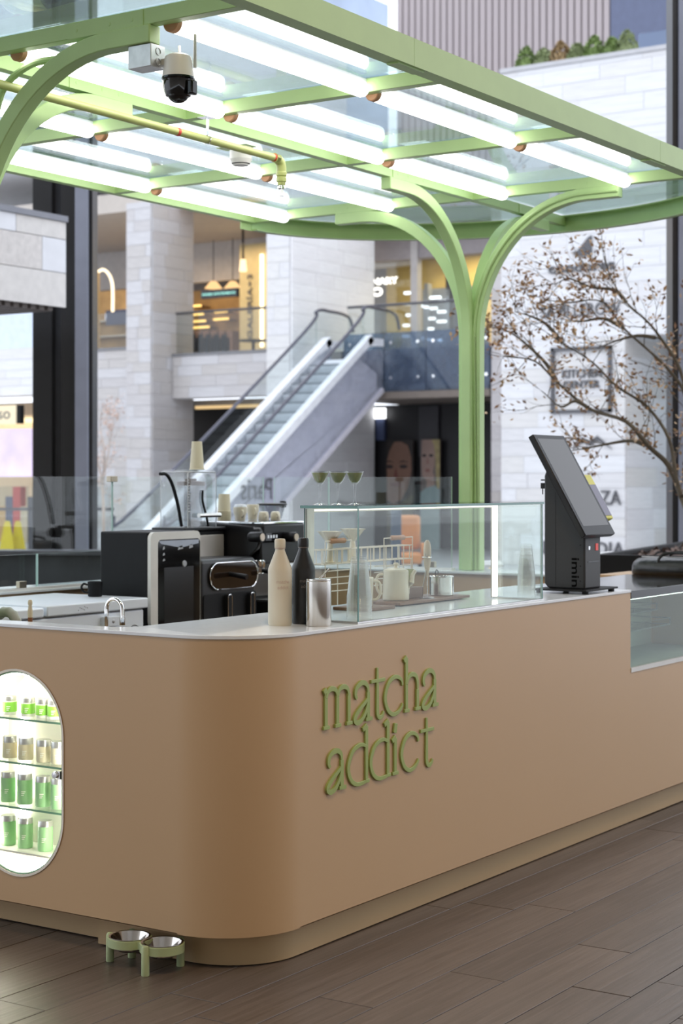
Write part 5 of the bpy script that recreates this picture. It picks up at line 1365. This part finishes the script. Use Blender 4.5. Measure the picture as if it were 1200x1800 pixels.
# landing with blue glass parapet
ld = thing('escalator_landing', 'dark slab landing clad in blue glass panels at the head of the escalator', 'landing', (31.6, 18.5, 3.4))
e0, e1 = onX(690, 690, 31.0), onX(858, 690, 31.0)
MB().box(31.05, 33.9, 16.96, 20.7, 3.55, 4.38).build('slab', mat('landing_dark', (.10, .11, .13), .5), ld)
ys_ = [20.6, 19.55, 18.5, 17.45, 16.97]
M_BLUG = glass('blue_panel', (.55, .65, .78), 1.6, .0, .75, (.26, .32, .42))
for q in range(4):
    MB().box(30.96, 30.98, ys_[q+1]+.012, ys_[q]-.012, 3.46, 4.72).build('glass_panel', M_BLUG, ld)
    for zz in (3.75, 4.5):
        for yy in (ys_[q]-.18, ys_[q+1]+.2 if q < 3 else ys_[q+1]+.08): MB().lathe((30.955, yy, zz), [(0, .012), (.035, .01), (.04, 0)], 12, axis=(-1,0,0)).build('stud', M_CHROME, ld)
MB().box(31.0, 31.02, 16.97, 20.5, 4.72, 5.3).build('rail_glass', MATS['rail_glass'], ld)
MB().cyl((31.0, 16.97, 5.32), (31.0, 20.5, 5.32), .03, n=10).build('handrail', MATS['rail_dark'], ld)
MB().box(30.95, 33.9, 16.97, 20.7, 3.30, 3.45).build('soffit', mat('landing_soffit', (.20, .165, .14), .6), ld)
# dark shop under the landing with two portrait posters
dk = thing('dark_shopfront', 'shopfront painted near black for the shade under the escalator landing', 'shop', (33.5, 18, 0))
MB().box(33.5, 33.7, 16.97, 25.0, 0, 3.30).build('front_wall', mat('void_shade', (.012, .011, .013), .5), dk)  # shade of the void put into the near-black wall colour
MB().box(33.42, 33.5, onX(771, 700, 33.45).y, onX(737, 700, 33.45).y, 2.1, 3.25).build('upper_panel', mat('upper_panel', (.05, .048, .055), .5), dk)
a, c = onX(653, 736, 33.3), onX(674, 717, 33.3)
t_ = thing('light_box', 'small bright white light box sign under the landing', 'sign', (33.3, a.y, a.z))
MB().box(33.3, 33.4, c.y, a.y, a.z, c.z).build('panel', lamp('box_white', (.95, .97, 1.0), 3.0), t_); MB().box(33.4, 33.5, c.y+.05, a.y-.05, a.z-.5, a.z).build('bracket', mat('bracket_navy', (.06, .08, .16), .4), t_)
def poster(p0, p1, ytop, ybot, skin, hair, lip, bgc, label, flip):
    a, c = onX(p0, ytop, 33.3), onX(p1, ybot, 33.3); w, h = a.y-c.y, a.z-c.z
    t = thing('portrait_poster', label, 'poster', (33.3, (a.y+c.y)/2, c.z))
    U, V = Vector((0,-1,0)), Vector((0,0,1)); o = Vector((33.3, a.y, c.z))
    MB().prism([(0,0),(w,0),(w,h),(0,h)], o, U, V, (.05,0,0)).build('backing', mat('poster_bg_'+label[:6], bgc, .4), t)
    def sh(nm, pts, m, k): MB().prism([(x*w, y*h) for x, y in pts], o + Vector((-.004*k, 0, 0)), U, V, (.003,0,0)).build(nm, m, t)
    E = lambda cx, cy, rx, ry, n=28: [(cx+rx*math.cos(i*2*math.pi/n), cy+ry*math.sin(i*2*math.pi/n)) for i in range(n)]
    C = lambda pts: [(min(max(x, 0), 1), min(max(y, 0), 1)) for x, y in pts]
    mS = mat('skin_'+label[:6], skin, .5, var=.12, scale=2); mH = mat('hair_'+label[:6], hair, .5, var=.25, scale=6); mL = mat('lip_'+label[:6], lip, .5); mE = mat('eye_dark', (.03, .02, .02), .4)
    if not flip:
        sh('face', C([(0, .44), (.25, .40), (.55, .44), (.80, .56), (.94, .72), (.92, .86), (.78, .97), (.35, 1.0), (.12, .93), (0, .82)]), mS, 2)
        sh('hair', C([(0, 1), (0, .80), (.10, .90), (.28, .985), (.55, .985), (.80, .95), (.93, .84), (.97, .7), (1, .6), (1, 1)]), mH, 3)
        for ex in (.10, .64):
            sh('eye', E(ex, .752, .15, .018), mE, 4); sh('brow', [(ex-.20, .785), (ex-.02, .812), (ex+.22, .786), (ex, .797)], mH, 4)
        sh('nose', [(.26, .655), (.44, .648), (.40, .70), (.36, .75)], mL, 4); sh('mouth', E(.34, .585, .20, .022), mL, 4)
        sh('collar', C([(0, .40), (.30, .36), (.70, .44), (1, .50), (1, 0), (0, 0)]), mat('collar_olive', (.10, .085, .05), .6), 3)
    else:
        sh('face', C([(.04, .80), (.10, .70), (.34, .655), (.60, .70), (.74, .80), (.76, .92), (.60, 1), (.10, 1)]), mS, 2)
        sh('hair', C([(.58, 1), (1, 1), (1, .62), (.88, .55), (.80, .70), (.78, .84), (.72, .95)]), mH, 3)
        sh('neck', [(.30, .60), (.74, .58), (.70, .72), (.36, .69)], mS, 3)
        sh('shoulder', C([(0, 0), (0, .56), (.3, .60), (.75, .62), (1, .58), (1, 0)]), mat('dress_mint', (.26, .34, .34), .6), 4)
        for ex in (.20, .56): sh('eye', E(ex, .868, .11, .012), mE, 4)
        sh('nose', [(.32, .80), (.42, .80), (.38, .86)], mL, 4); sh('mouth', E(.38, .745, .13, .014), mL, 4)
poster(680, 726, 774, 962, (.20, .105, .07), (.02, .014, .012), (.16, .05, .04), (.05, .035, .03), 'shaded close up portrait poster of a dark haired face', False)
poster(739, 773, 773, 985, (.34, .23, .19), (.36, .29, .13), (.26, .12, .10), (.16, .13, .12), 'lighter portrait poster of a fair haired figure', True)
# dark opening under the gallery
dv = thing('dark_passage', 'passage painted black for the shade under the gallery behind the escalator', 'passage', (33, 23.5, 0))
MB().box(33.0, 33.2, 21.97, 28.19, 0, 3.3).build('back_wall', MATS['void_shade'], dv)  # near-black wall colour stands for the shade inside the passage
MB().box(31.52, 33.2, 21.97, 28.19, 3.3, 3.44).build('soffit', mat('passage_soffit', (.30, .27, .23), .7), dv)
MB().box(31.2, 31.3, 22.1, 24.9, 3.22, 3.29).build('soffit_light', lamp('soffit_amber', (1.0, .7, .35), .9), dv)
# left low shop with cream sign
ls_ = thing('lilac_shop', 'ground floor shop with lilac window display at the far left', 'shop', (32, 31, 0))
MB().box(33.0, 33.2, 28.2, 36, 0, 3.62).build('back_panel', mat('shop_sand', (.55, .45, .30), .6), ls_)
a, c = onX(-20, 755, 31.5), onX(56, 838, 31.5)
MB().box(31.5, 31.56, c.y, a.y+1, c.z, a.z).build('display_screen', mat('lilac_print', (.58, .50, .66), .5, var=.25, scale=1.2, emis=(.75, .65, .9), estr=.55), ls_)
for q in range(5): y = onX(8+q*13, 850, 31.3).y; MB().box(31.2, 31.4, y-.13, y+.13, .0, .9+.25*(q % 3)).build('goods', [M_AMB, MATS['sign_navy'], mat('red_goods', (.5, .05, .04), .5), MATS['shop_sand'], M_BLACKM][q], ls_)
MB().box(30.5, 30.6, onX(63, 720, 30.5).y, onX(30, 720, 30.5).y, onX(40, 743, 30.5).z, onX(40, 735, 30.5).z).build('light_line', lamp('line_amber', (1.0, .8, .45), 2.0), ls_)
a, c = onX(-22, 746, 29.9), onX(26, 712, 29.9)
cs_ = thing('cream_sign', 'cream glowing box sign with thin dark letters at the far left', 'sign', (29.9, c.y, a.z))
MB().box(29.9, 30.05, c.y, a.y, a.z, c.z).build('box', lamp('sign_cream', (1.0, .90, .68), 1.15), cs_)
text_part('sign_lettering', 'so', M_SIGN, cs_, (29.89, onX(-3, 738, 29.89).y, onX(-3, 737, 29.89).z), (0,-1,0), (0,0,1), onX(-3, 738, 29.89).y-onX(17.5, 738, 29.89).y, .19, .008)
MB().box(29.95, 30.1, c.y-.12, c.y, a.z, c.z).build('end_bracket', M_BLACKM, cs_)
MB().box(30.82, 31.0, 28.2, 36, 4.78, 5.7).build('window_band', mat('band_sky', (.62, .70, .82), .1), lw)
# ---- escalator
YR, YLn = 19.5, 20.7
sx, sz = (4.24-1.19)/(30.1-25.53), 0
zof = lambda x: 1.19 + (x-25.53)*sx
xb, xt_ = 25.53-1.19/sx+.15, 30.1
esc = thing('escalator', 'steel escalator with glass balustrades rising to the upper landing', 'escalator', (24, 20.1, 0))
M_ESTEP = mat('step_grey', (.20, .22, .24), .45, .3, var=.1); M_RISER = mat('riser_grey', (.56, .60, .64), .4, .3, var=.08)
n = int((xt_-xb)/.315)
for i in range(n):
    x = xb + i*.315; z = zof(x)-.03
    s_ = MB().box(x, x+.40, YR+.15, YLn-.17, z+.10, z+.14).build('step', M_ESTEP, esc)
    MB().prism([(0, -.11), (.02, -.11), (.0, .10), (-.03, .10)], (x, YR+.15, z), (1,0,0), (0,0,1), (0, YLn-YR-.32, 0)).build('riser', M_RISER, s_)
for yy_, nm_ in ((YR+.141, 'near'), (YLn-.165, 'far')):
    MB().prism([(xb, zof(xb)-.25), (xt_+.3, zof(xt_)-.1), (xt_+.3, zof(xt_)+.2), (xt_-.2, zof(xt_-.2)+.09), (xb, zof(xb)+.09)], (0, yy_, 0), (1,0,0), (0,0,1), (0, .006, 0)).build('skirt', mat('skirt_steel', (.50, .53, .58), .35, .3), esc)
M_DECK = mat('balustrade_white', (.86, .87, .9), .35)
for yy, nm in ((YR, 'near'), (YLn, 'far')):
    w_ = .24
    y0, y1 = (yy-.02, yy+.14) if nm == 'near' else (yy-.16, yy+.04)
    pts = [(xb-.4, .12), (xb, zof(xb)+.08), (xt_-.25, zof(xt_-.25)+.10), (xt_+.2, zof(xt_)+.20), (xt_+.75, zof(xt_)+.25)]
    b = MB()
    P = smooth3([Vector((p[0], 0, p[1])) for p in pts], 5)
    b.sweep([Vector((p.x, (y0+y1)/2, p.z+.01)) for p in P], (0,1,0), y1-y0, .16); b.build('deck', M_DECK, esc)
    hr = [(xb-.3, .9), (xb+.3, zof(xb+.3)+.72), (xt_-.5, zof(xt_-.5)+.72), (xt_+.05, zof(xt_)+.93), (xt_+.6, zof(xt_)+.98), (xt_+1.3, zof(xt_)+.92), (xt_+1.5, zof(xt_)+.6)]
    H = smooth3([Vector((p[0], yy+.05, p[1])) for p in hr], 6)
    MB().tube(H, .035, 8).build('handrail', mat('handrail_dark', (.10, .10, .13), .35), esc)
    b = MB(); vs = []
    k_ = len(H)
    for p in H:
        zlow = min(p.z-.02, zof(min(p.x, xt_))+.1); vs += [(p.x, yy+.05, zlow), (p.x, yy+.05, p.z)]
    b.add(vs, [(2*i, 2*i+2, 2*i+3, 2*i+1) for i in range(k_-1)]); b.build('balustrade_glass', glass('balustrade_glass', (.84, .90, .91), 1.2), esc)
b = MB(); b.prism([(xb-.2, .0), (xb+1.7, .0), (xt_+.7, zof(xt_)-.75), (xt_+.7, zof(xt_)+.1), (xt_, zof(xt_)+.05), (xb, .05)], (0, YR-.03, 0), (1,0,0), (0,0,1), (0, .02, 0))
b.build('side_cladding', glass('side_glass', (.88, .89, .92), 1.2, .05, .25, (.92, .92, .97)), esc)
b = MB(); b.sweep([(xb+1.7, YR, .02), (xt_+.7, YR, zof(xt_)-.75)], (0,1,0), .10, .10); b.build('soffit_edge', mat('edge_mauve', (.62, .60, .66), .5), esc)
b = MB(); b.prism([(xb, .0), (xb+1.7, .0), (xt_+.7, zof(xt_)-.75), (xt_+.7, zof(xt_)-.4), (xt_, zof(xt_)-.12), (xb, -.05)], (0, YR+.13, 0), (1,0,0), (0,0,1), (0, YLn-YR-.26, 0)); b.build('truss', mat('truss_grey', (.80, .80, .84), .5), esc)
a, c = onY(478, 878, YR-.05), onY(424, 878, YR-.05)
text_part('store_lettering', 'Paris', M_SIGN, esc, (a.x, YR-.05, a.z), (-1,0,0), (0,0,1), a.x-c.x, .42, .004, .0)
# ---- black steel columns
def column(px0, px1, dep, label, zt=11.0):
    a = onD(px0, 845, dep); c = onD(px1, 845, dep); w = (a-c).length; m_ = (a+c)/2
    R_ = Vector((RT[0], RT[1], 0)); F_ = Vector((FW[0], FW[1], 0))
    t = thing('steel_column', label, 'column', (m_.x, m_.y, 0))
    M_COL = mat('column_black', (.012, .012, .013), .35, var=.1); M_FL = mat('column_lit', (.24, .255, .31), .4, var=.05)  # light on one flange face put into a paler column colour
    Z = Vector((0, 0, zt/2)); 
    MB().obox(m_*1.0 - R_*w*.34 - Vector((0,0,m_.z)) + Z, R_*w*.16, F_*w*.3, Z).build('flange', M_COL, t)
    MB().obox(m_ - R_*w*.06 - Vector((0,0,m_.z)) + Z + F_*w*.12, R_*w*.13, F_*w*.05, Z).build('web', mat('column_web', (.11, .12, .14), .3), t)
    MB().obox(m_ + R_*w*.10 - Vector((0,0,m_.z)) + Z, R_*w*.13, F_*w*.3, Z).build('flange', M_COL, t)
    MB().obox(m_ + R_*w*.335 - Vector((0,0,m_.z)) + Z - F_*w*.1, R_*w*.105, F_*w*.35, Z).build('face_plate', M_FL, t)
    MB().obox(m_ + R_*w*.47 - Vector((0,0,m_.z)) + Z, R_*w*.03, F_*w*.3, Z).build('edge', M_COL, t)
column(63, 167, 19.0, 'tall black steel column at the left with light painted into one slate grey face', 12)
a = onD(1176, 845, 16.0); c = onD(1290, 845, 16.0); R_ = Vector((RT[0], RT[1], 0)); F_ = Vector((FW[0], FW[1], 0)); m_ = (a+c)/2; m_.z = 0
t = thing('steel_column', 'tall black steel column at the right edge', 'column', m_)
MB().obox(m_+Vector((0,0,6)), R_*(a-c).length/2, F_*.15, Vector((0,0,6))).build('shaft', MATS['column_black'], t)
MB().obox(m_+Vector((0,0,6))-F_*.17-R_*.22, R_*.03, F_*.03, Vector((0,0,6))).build('rib', MATS['column_lit'], t)
# ---- floating stone bridge end at the left
Yb = 12.0
zb0, zb1 = onY(115, 541.5, Yb).z, onY(115, 391, Yb).z; xb1 = onY(115, 500, Yb).x
bd = thing('stone_bridge', 'overhead bridge clad in large travertine slabs at the left edge', 'bridge', (11, 12.5, zb0))
MB().box(6.5, xb1-.02, Yb+.02, Yb+1.6, zb0+.02, zb1).build('core', M_JOINT, bd)
BM = [mat('slab_speckled', (.72, .69, .67), .6, var=.10, scale=14, bump=.1), mat('slab_plain', (.76, .74, .72), .6, var=.06, scale=10), mat('slab_bright', (.82, .84, .89), .55, var=.04)]
xs_ = [[(6.5, 9.6, 1), (9.6, onY(27, 400, Yb).x, 2), (onY(27, 400, Yb).x, xb1, 1)], [(6.5, 9.2, 2), (9.2, onY(73, 450, Yb).x, 0), (onY(73, 450, Yb).x, xb1, 2)], [(6.5, 9.9, 0), (9.9, xb1, 1)]]
zs_ = [zb1, onY(115, 422, Yb).z, onY(115, 481, Yb).z, zb0]
for r_ in range(3):
    for (x0, x1, mi_) in xs_[r_]:
        MB().box(x0+.004, x1-.004, Yb-.01, Yb+.02, zs_[r_+1]+.004, zs_[r_]-.004).build('slab', BM[mi_], bd)
MB().box(6.5, xb1+.01, Yb-.03, Yb+1.6, zb1, zb1+.06).build('coping', mat('coping_slate', (.25, .26, .30), .5), bd)
q = 6.6
while q < xb1-.1: MB().box(q, q+.07, Yb+.05, Yb+1.55, zb0-.04, zb0+.02).build('soffit_slat', mat('slat_brown', (.12, .10, .09), .6), bd); q += .12
# ---- glass fence of the courtyard, wet floor sign
fe = thing('courtyard_fence', 'glass and dark metal fence across the courtyard at the left', 'fence', (27, 28, 0))
a = onD(-20, 845, 36); c = onD(200, 845, 36)
D_ = (c-a); D_.z = 0; L_ = D_.length; D_.normalize(); N_ = Vector((-D_.y, D_.x, 0))
for i in range(3):
    s0 = a + D_*(i*L_/3); s0.z = 0
    MB().obox(s0 + D_*(L_/6) + Vector((0,0,.75)), D_*(L_/6-.03), N_*.01, Vector((0,0,.68))).build('pane', MATS['rail_glass'], fe)
    MB().obox(s0 + Vector((0,0,.6)), D_*.045, N_*.03, Vector((0,0,.6))).build('post', MATS['rail_dark'], fe)
MB().obox(a + D_*L_/2 + Vector((0,0,.95-a.z)), D_*L_/2, N_*.03, Vector((0,0,.03))).build('rail', MATS['rail_dark'], fe)
c = onZ(18, 968, 0.0)
wf = thing('wet_floor_sign', 'yellow folding wet floor sign on the courtyard paving', 'sign', c)
for sg in (-1, 1):
    F_ = Vector((FW[0], FW[1], 0)); R_ = Vector((RT[0], RT[1], 0))
    o = Vector(c) + R_*(.16 if sg > 0 else -.06) + F_*.1*sg
    MB().prism([(-.17, 0), (.17, 0), (.07, .60), (.04, .66), (-.04, .66), (-.07, .60)], o, R_, Vector((-F_.x*.12*sg, -F_.y*.12*sg, 1)), F_*.02).build('leaf', mat('sign_yellow', (.80, .62, .01), .5), wf)
# ---- dark block added for the dark reflection just outside the back counter
a = onD(-40, 845, 15.5); c = onD(230, 845, 15.5); D_ = Vector((c.x-a.x, c.y-a.y, 0)); L_ = D_.length; D_.normalize(); N_ = Vector((-D_.y, D_.x, 0)); m_ = (a+c)/2; m_.z = 0
lo = thing('reflection_block', 'low dark block added for the dark reflection behind the low glass screens', 'wall', m_)
MB().obox(m_+Vector((0,0,.44)), D_*L_/2, N_*.15, Vector((0,0,.44))).build('body', mat('reflection_dark', (.05, .055, .065), .5, var=.3, scale=3), lo)
MB().obox(m_+Vector((0,0,.90)), D_*(L_/2+.02), N_*.18, Vector((0,0,.02))).build('coping', mat('reflection_coping', (.09, .095, .11), .4), lo)
# ---- cafe lamps and tables beyond the side counter
for i, (px, py, lab) in enumerate(((862, 985, 'left'), (1073, 969, 'right'))):
    c = onD(px, py, 12.4 if i else 12.8)
    t = thing('table_lamp', '%s white mushroom table lamp beyond the counter' % lab, 'lamp', (c.x, c.y, .74), 'white mushroom lamps')
    zt_2 = c.z
    MB().lathe((c.x, c.y, zt_2), [(.0, .0), (.07, -.006), (.10, -.03), (.098, -.046), (.03, -.042), (0, -.042)], 28).build('shade', mat('lamp_white', (.85, .86, .88), .4), t)
    MB().cyl((c.x, c.y, .75), (c.x, c.y, zt_2-.04), .014, n=12).build('stem', mat('lamp_ivory', (.75, .66, .5), .4, emis=(1, .8, .5), estr=.4), t)
    MB().lathe((c.x, c.y, .7405), [(0, 0), (.055, 0), (.055, .012), (0, .014)], 20).build('base', MATS['lamp_white'], t)
    t2 = thing('cafe_table', '%s round cafe table under a mushroom lamp' % lab, 'table', (c.x, c.y, 0))
    MB().lathe((c.x, c.y, .71), [(0, 0), (.34, 0), (.35, .015), (.34, .029), (0, .029)], 28).build('table_top', mat('table_grey', (.5, .5, .52), .4), t2); MB().cyl((c.x, c.y, 0), (c.x, c.y, .71), .03, n=12).build('stem', M_BLACKM, t2); MB().lathe((c.x, c.y, 0), [(0, .0), (.2, 0), (.2, .015), (.03, .03)], 20).build('foot', M_BLACKM, t2)
# long black trough planters on the right
a = onD(1125, 985, 11.2); c = onD(1290, 972, 14.2)
pt = thing('trough_planter', 'long black trough planter with dry leaf litter right of the terminal', 'planter', (a.x, a.y, 0))
D_ = Vector((c.x-a.x, c.y-a.y, 0)); L_ = D_.length; D_.normalize(); N_ = Vector((-D_.y, D_.x, 0))
md = Vector(((a.x+c.x)/2, (a.y+c.y)/2, 0)); zt2 = 1.06
for sg in (-1, 1): MB().obox(md + N_*.28*sg + Vector((0,0,zt2/2)), D_*L_/2, N_*.03, Vector((0,0,zt2/2))).build('side', M_BLACKM, pt)
for sg in (-1, 1): MB().obox(md + D_*(L_/2-.03)*sg + Vector((0,0,zt2/2)), D_*.03, N_*.25, Vector((0,0,zt2/2))).build('end', M_BLACKM, pt)
MB().obox(md + Vector((0,0,.98)), D_*(L_/2-.06), N_*.25, Vector((0,0,.02))).build('soil', mat('soil', (.05, .035, .03), .9, var=.4, scale=12, bump=.6), pt)
b = MB()
for q in range(500):
    p = md + D_*rh.uniform(-.5, .5)*L_*.94 + N_*rh.uniform(-.23, .23) + Vector((0,0,1.0+rh.random()*.05)); u = Vector((rh.uniform(-1,1), rh.uniform(-1,1), rh.uniform(-.5,.5))).normalized()*.035; w = u.cross(Vector((0,0,1))).normalized()*.02
    b.add([p-u, p+w, p+u, p-w], [(0,1,2,3)])
b.build('leaf_litter', mat('litter', (.16, .11, .09), .8, var=.4), pt, kind='stuff')
# ---- orange chair glimpsed through the glass
c = onD(720, 960, 25)
oc = thing('lounge_chair', 'orange leather lounge chair glimpsed behind the glass screen', 'chair', (c.x, c.y, 0))
M_ORG = mat('orange_leather', (.55, .20, .05), .45, var=.1)
F_ = Vector((FW[0], FW[1], 0)); R_ = Vector((RT[0], RT[1], 0)); o = Vector((c.x, c.y, 0))
MB().obox(o+Vector((0,0,.42)), R_*.17, F_*.30, Vector((0,0,.08))).build('seat', M_ORG, oc, bevel=.04)
MB().obox(o+F_*.34+Vector((0,0,.78)), R_*.17, F_*.06, Vector((0,0,.26))).build('backrest', M_ORG, oc, bevel=.05)
for s1 in (-1, 1):
    MB().obox(o+R_*.20*s1+Vector((0,0,.52)), R_*.03, F_*.30, Vector((0,0,.12))).build('armrest', M_ORG, oc, bevel=.03)
    for s2 in (-1, 1): MB().cyl(o+R_*.15*s1+F_*.26*s2, o+R_*.15*s1+F_*.26*s2+Vector((0,0,.35)), .02, n=8).build('leg', M_BLACKM, oc)
c = onD(696, 960, 23)
MB().obox(Vector((c.x, c.y, .58)), R_*.07, F_*.06, Vector((0,0,.58))).build('menu_stand', mat('stand_blue', (.03, .05, .09), .5), None, 'dark blue upright stand left of the orange chair', 'stand', bevel=.01)

# ================================================================== TREES
def tree(name, label, stems, dep, leafn, leafm, barkm, seed, lsize=.045, trunk_r=.05, sub=7):
    rr = random.Random(seed)
    base = onD(*stems[0][0], dep); t = thing(name, label, 'tree', (base.x, base.y, 0))
    b = MB(); tips = []
    def grow(p, d, L, r, lev):
        n = 5; pts = [p]; q = p.copy(); dd = d.copy()
        for i in range(n):
            dd = (dd + Vector((rr.uniform(-.22,.22), rr.uniform(-.22,.22), rr.uniform(-.12,.20)))).normalized(); q = q + dd*L/n; pts.append(q.copy())
        b.tube(pts, [r*(1-.75*i/n) for i in range(n+1)], 5)
        if lev > 0:
            for i in range(2, n+1):
                for _ in range(2 if lev > 1 else 1):
                    nd = (dd + Vector((rr.uniform(-.9,.9), rr.uniform(-.9,.9), rr.uniform(-.6,.7)))).normalized(); grow(pts[i], nd, L*rr.uniform(.4,.7), r*.5, lev-1)
        for q_ in pts[2:]: tips.append(q_)
    for si, st in enumerate(stems):
        d0 = dep + (0 if si == 0 else rr.uniform(-.5, .5)); n = len(st)
        pts = []
        for i, (px, py) in enumerate(st):
            pts.append(onD(px, py, d0 + (rr.uniform(-.25, .25) if 0 < i else 0) if si == 0 else (dep*(1-i/(n-1)) + d0*(i/(n-1)))))
        sm = smooth3(pts, 4); k_ = len(sm); r0 = trunk_r*(1 if si == 0 else .6)
        b.tube(sm, [max(.004, r0*(1-.88*i/(k_-1))) for i in range(k_)], 7)
        for i in range(int(k_*.22), k_):
            if rr.random() < sub/10:
                d = (sm[min(i+1, k_-1)] - sm[i-1]).normalized()
                nd = (d*.8 + Vector((rr.uniform(-.8,.8), rr.uniform(-.8,.8), rr.uniform(-.45,.8)))).normalized()
                grow(sm[i], nd, rr.uniform(.18, .42), .0042, 1)
    b.build('branches', barkm, t)
    lb = MB(); rr.shuffle(tips)
    cl = [p for p in tips if rr.random() < .42] or tips
    for i in range(leafn):
        p = rr.choice(cl) + Vector((rr.gauss(0, .035), rr.gauss(0, .035), rr.gauss(0, .035)))
        u = Vector((rr.uniform(-1,1), rr.uniform(-1,1), rr.uniform(-1,.6))).normalized()*lsize*rr.uniform(.5, 1.0)
        w = u.cross(Vector((rr.uniform(-1,1), rr.uniform(-1,1), 1))).normalized()*lsize*.42; nn = u.cross(w).normalized()*lsize*.12
        lb.cur = rr.randrange(len(leafm)); lb.add([p-u, p+w+nn, p+u, p-w+nn], [(0,1,2),(0,2,3)])
    lb.build('foliage', leafm, t, kind='stuff')
    return t
LEAF = [mat('leaf_rust', (.46, .29, .15), .6, var=.25), mat('leaf_tan', (.56, .39, .22), .6, var=.2), mat('leaf_umber', (.24, .13, .07), .6, var=.2)]
BARK = mat('bark_olive', (.12, .10, .07), .8, var=.25, scale=14, bump=.4)
main = [[(1238, 1000), (1222, 935), (1200, 879), (1175, 819), (1141, 786), (1100, 741), (1037, 719), (981, 674), (940, 635), (887, 627)],
        [(1200, 879), (1188, 840), (1175, 771), (1137, 715), (1082, 678), (1041, 637), (988, 603), (965, 588)],
        [(1222, 935), (1215, 820), (1205, 700), (1177, 653), (1143, 619), (1095, 576), (1060, 531), (1005, 531), (950, 545)],
        [(1215, 820), (1212, 740), (1195, 650), (1161, 595), (1137, 565), (1100, 531), (1073, 488), (1062, 450)],
        [(1100, 741), (1075, 735), (1045, 770), (1020, 790)] if False else [(1141, 786), (1110, 775), (1070, 780), (1030, 788), (1005, 792)],
        [(1037, 719), (1010, 705), (985, 715), (955, 690)], [(981, 674), (960, 640), (930, 610), (905, 590), (880, 575)],
        [(988, 603), (960, 570), (930, 555), (905, 548)], [(1095, 576), (1060, 560), (1020, 565), (985, 560)], [(1161, 595), (1120, 590), (1080, 600), (1050, 612)], [(1100, 531), (1080, 510), (1040, 505), (1000, 490), (975, 500)]]
tree('autumn_tree', 'bare branched tree with rusty leaves at the right behind the terminal', main, 13.0, 2200, LEAF, BARK, 21, .031, .030, 6)
small = [[(182, 1017), (182, 900), (180, 850), (184, 800), (176, 750), (180, 715)], [(180, 850), (190, 800), (196, 760), (200, 735)], [(180, 850), (172, 810), (170, 770)]]
tree('autumn_tree', 'small hazy tree with pinkish tan leaves beside the black column', small, 27.0, 500, [mat('leaf_pink', (.62, .46, .38), .7)], mat('bark_pale', (.45, .38, .33), .8), 8, .032, .03, 8)

# ================================================================== LAMPS OF THE PLACE
def alight(name, loc, size, power, col, rot=(0,0,0), sy=None):
    d = bpy.data.lights.new(name, 'AREA'); d.energy = power; d.color = col; d.size = size
    if sy: d.shape = 'RECTANGLE'; d.size_y = sy
    o = bpy.data.objects.new(name, d); COL.objects.link(o); o.location = loc; o.rotation_euler = rot
    return o
alight('gallery_light', (33.6, 27, 7.6), 2.5, 170, (1.0, .72, .42), sy=5)
alight('shop_light', (36, 19.5, 7.2), 2.0, 260, (1.0, .82, .5), sy=4)
alight('ground_shop_light', (32.4, 31.5, 3.3), 1.0, 60, (1.0, .85, .6), sy=4)
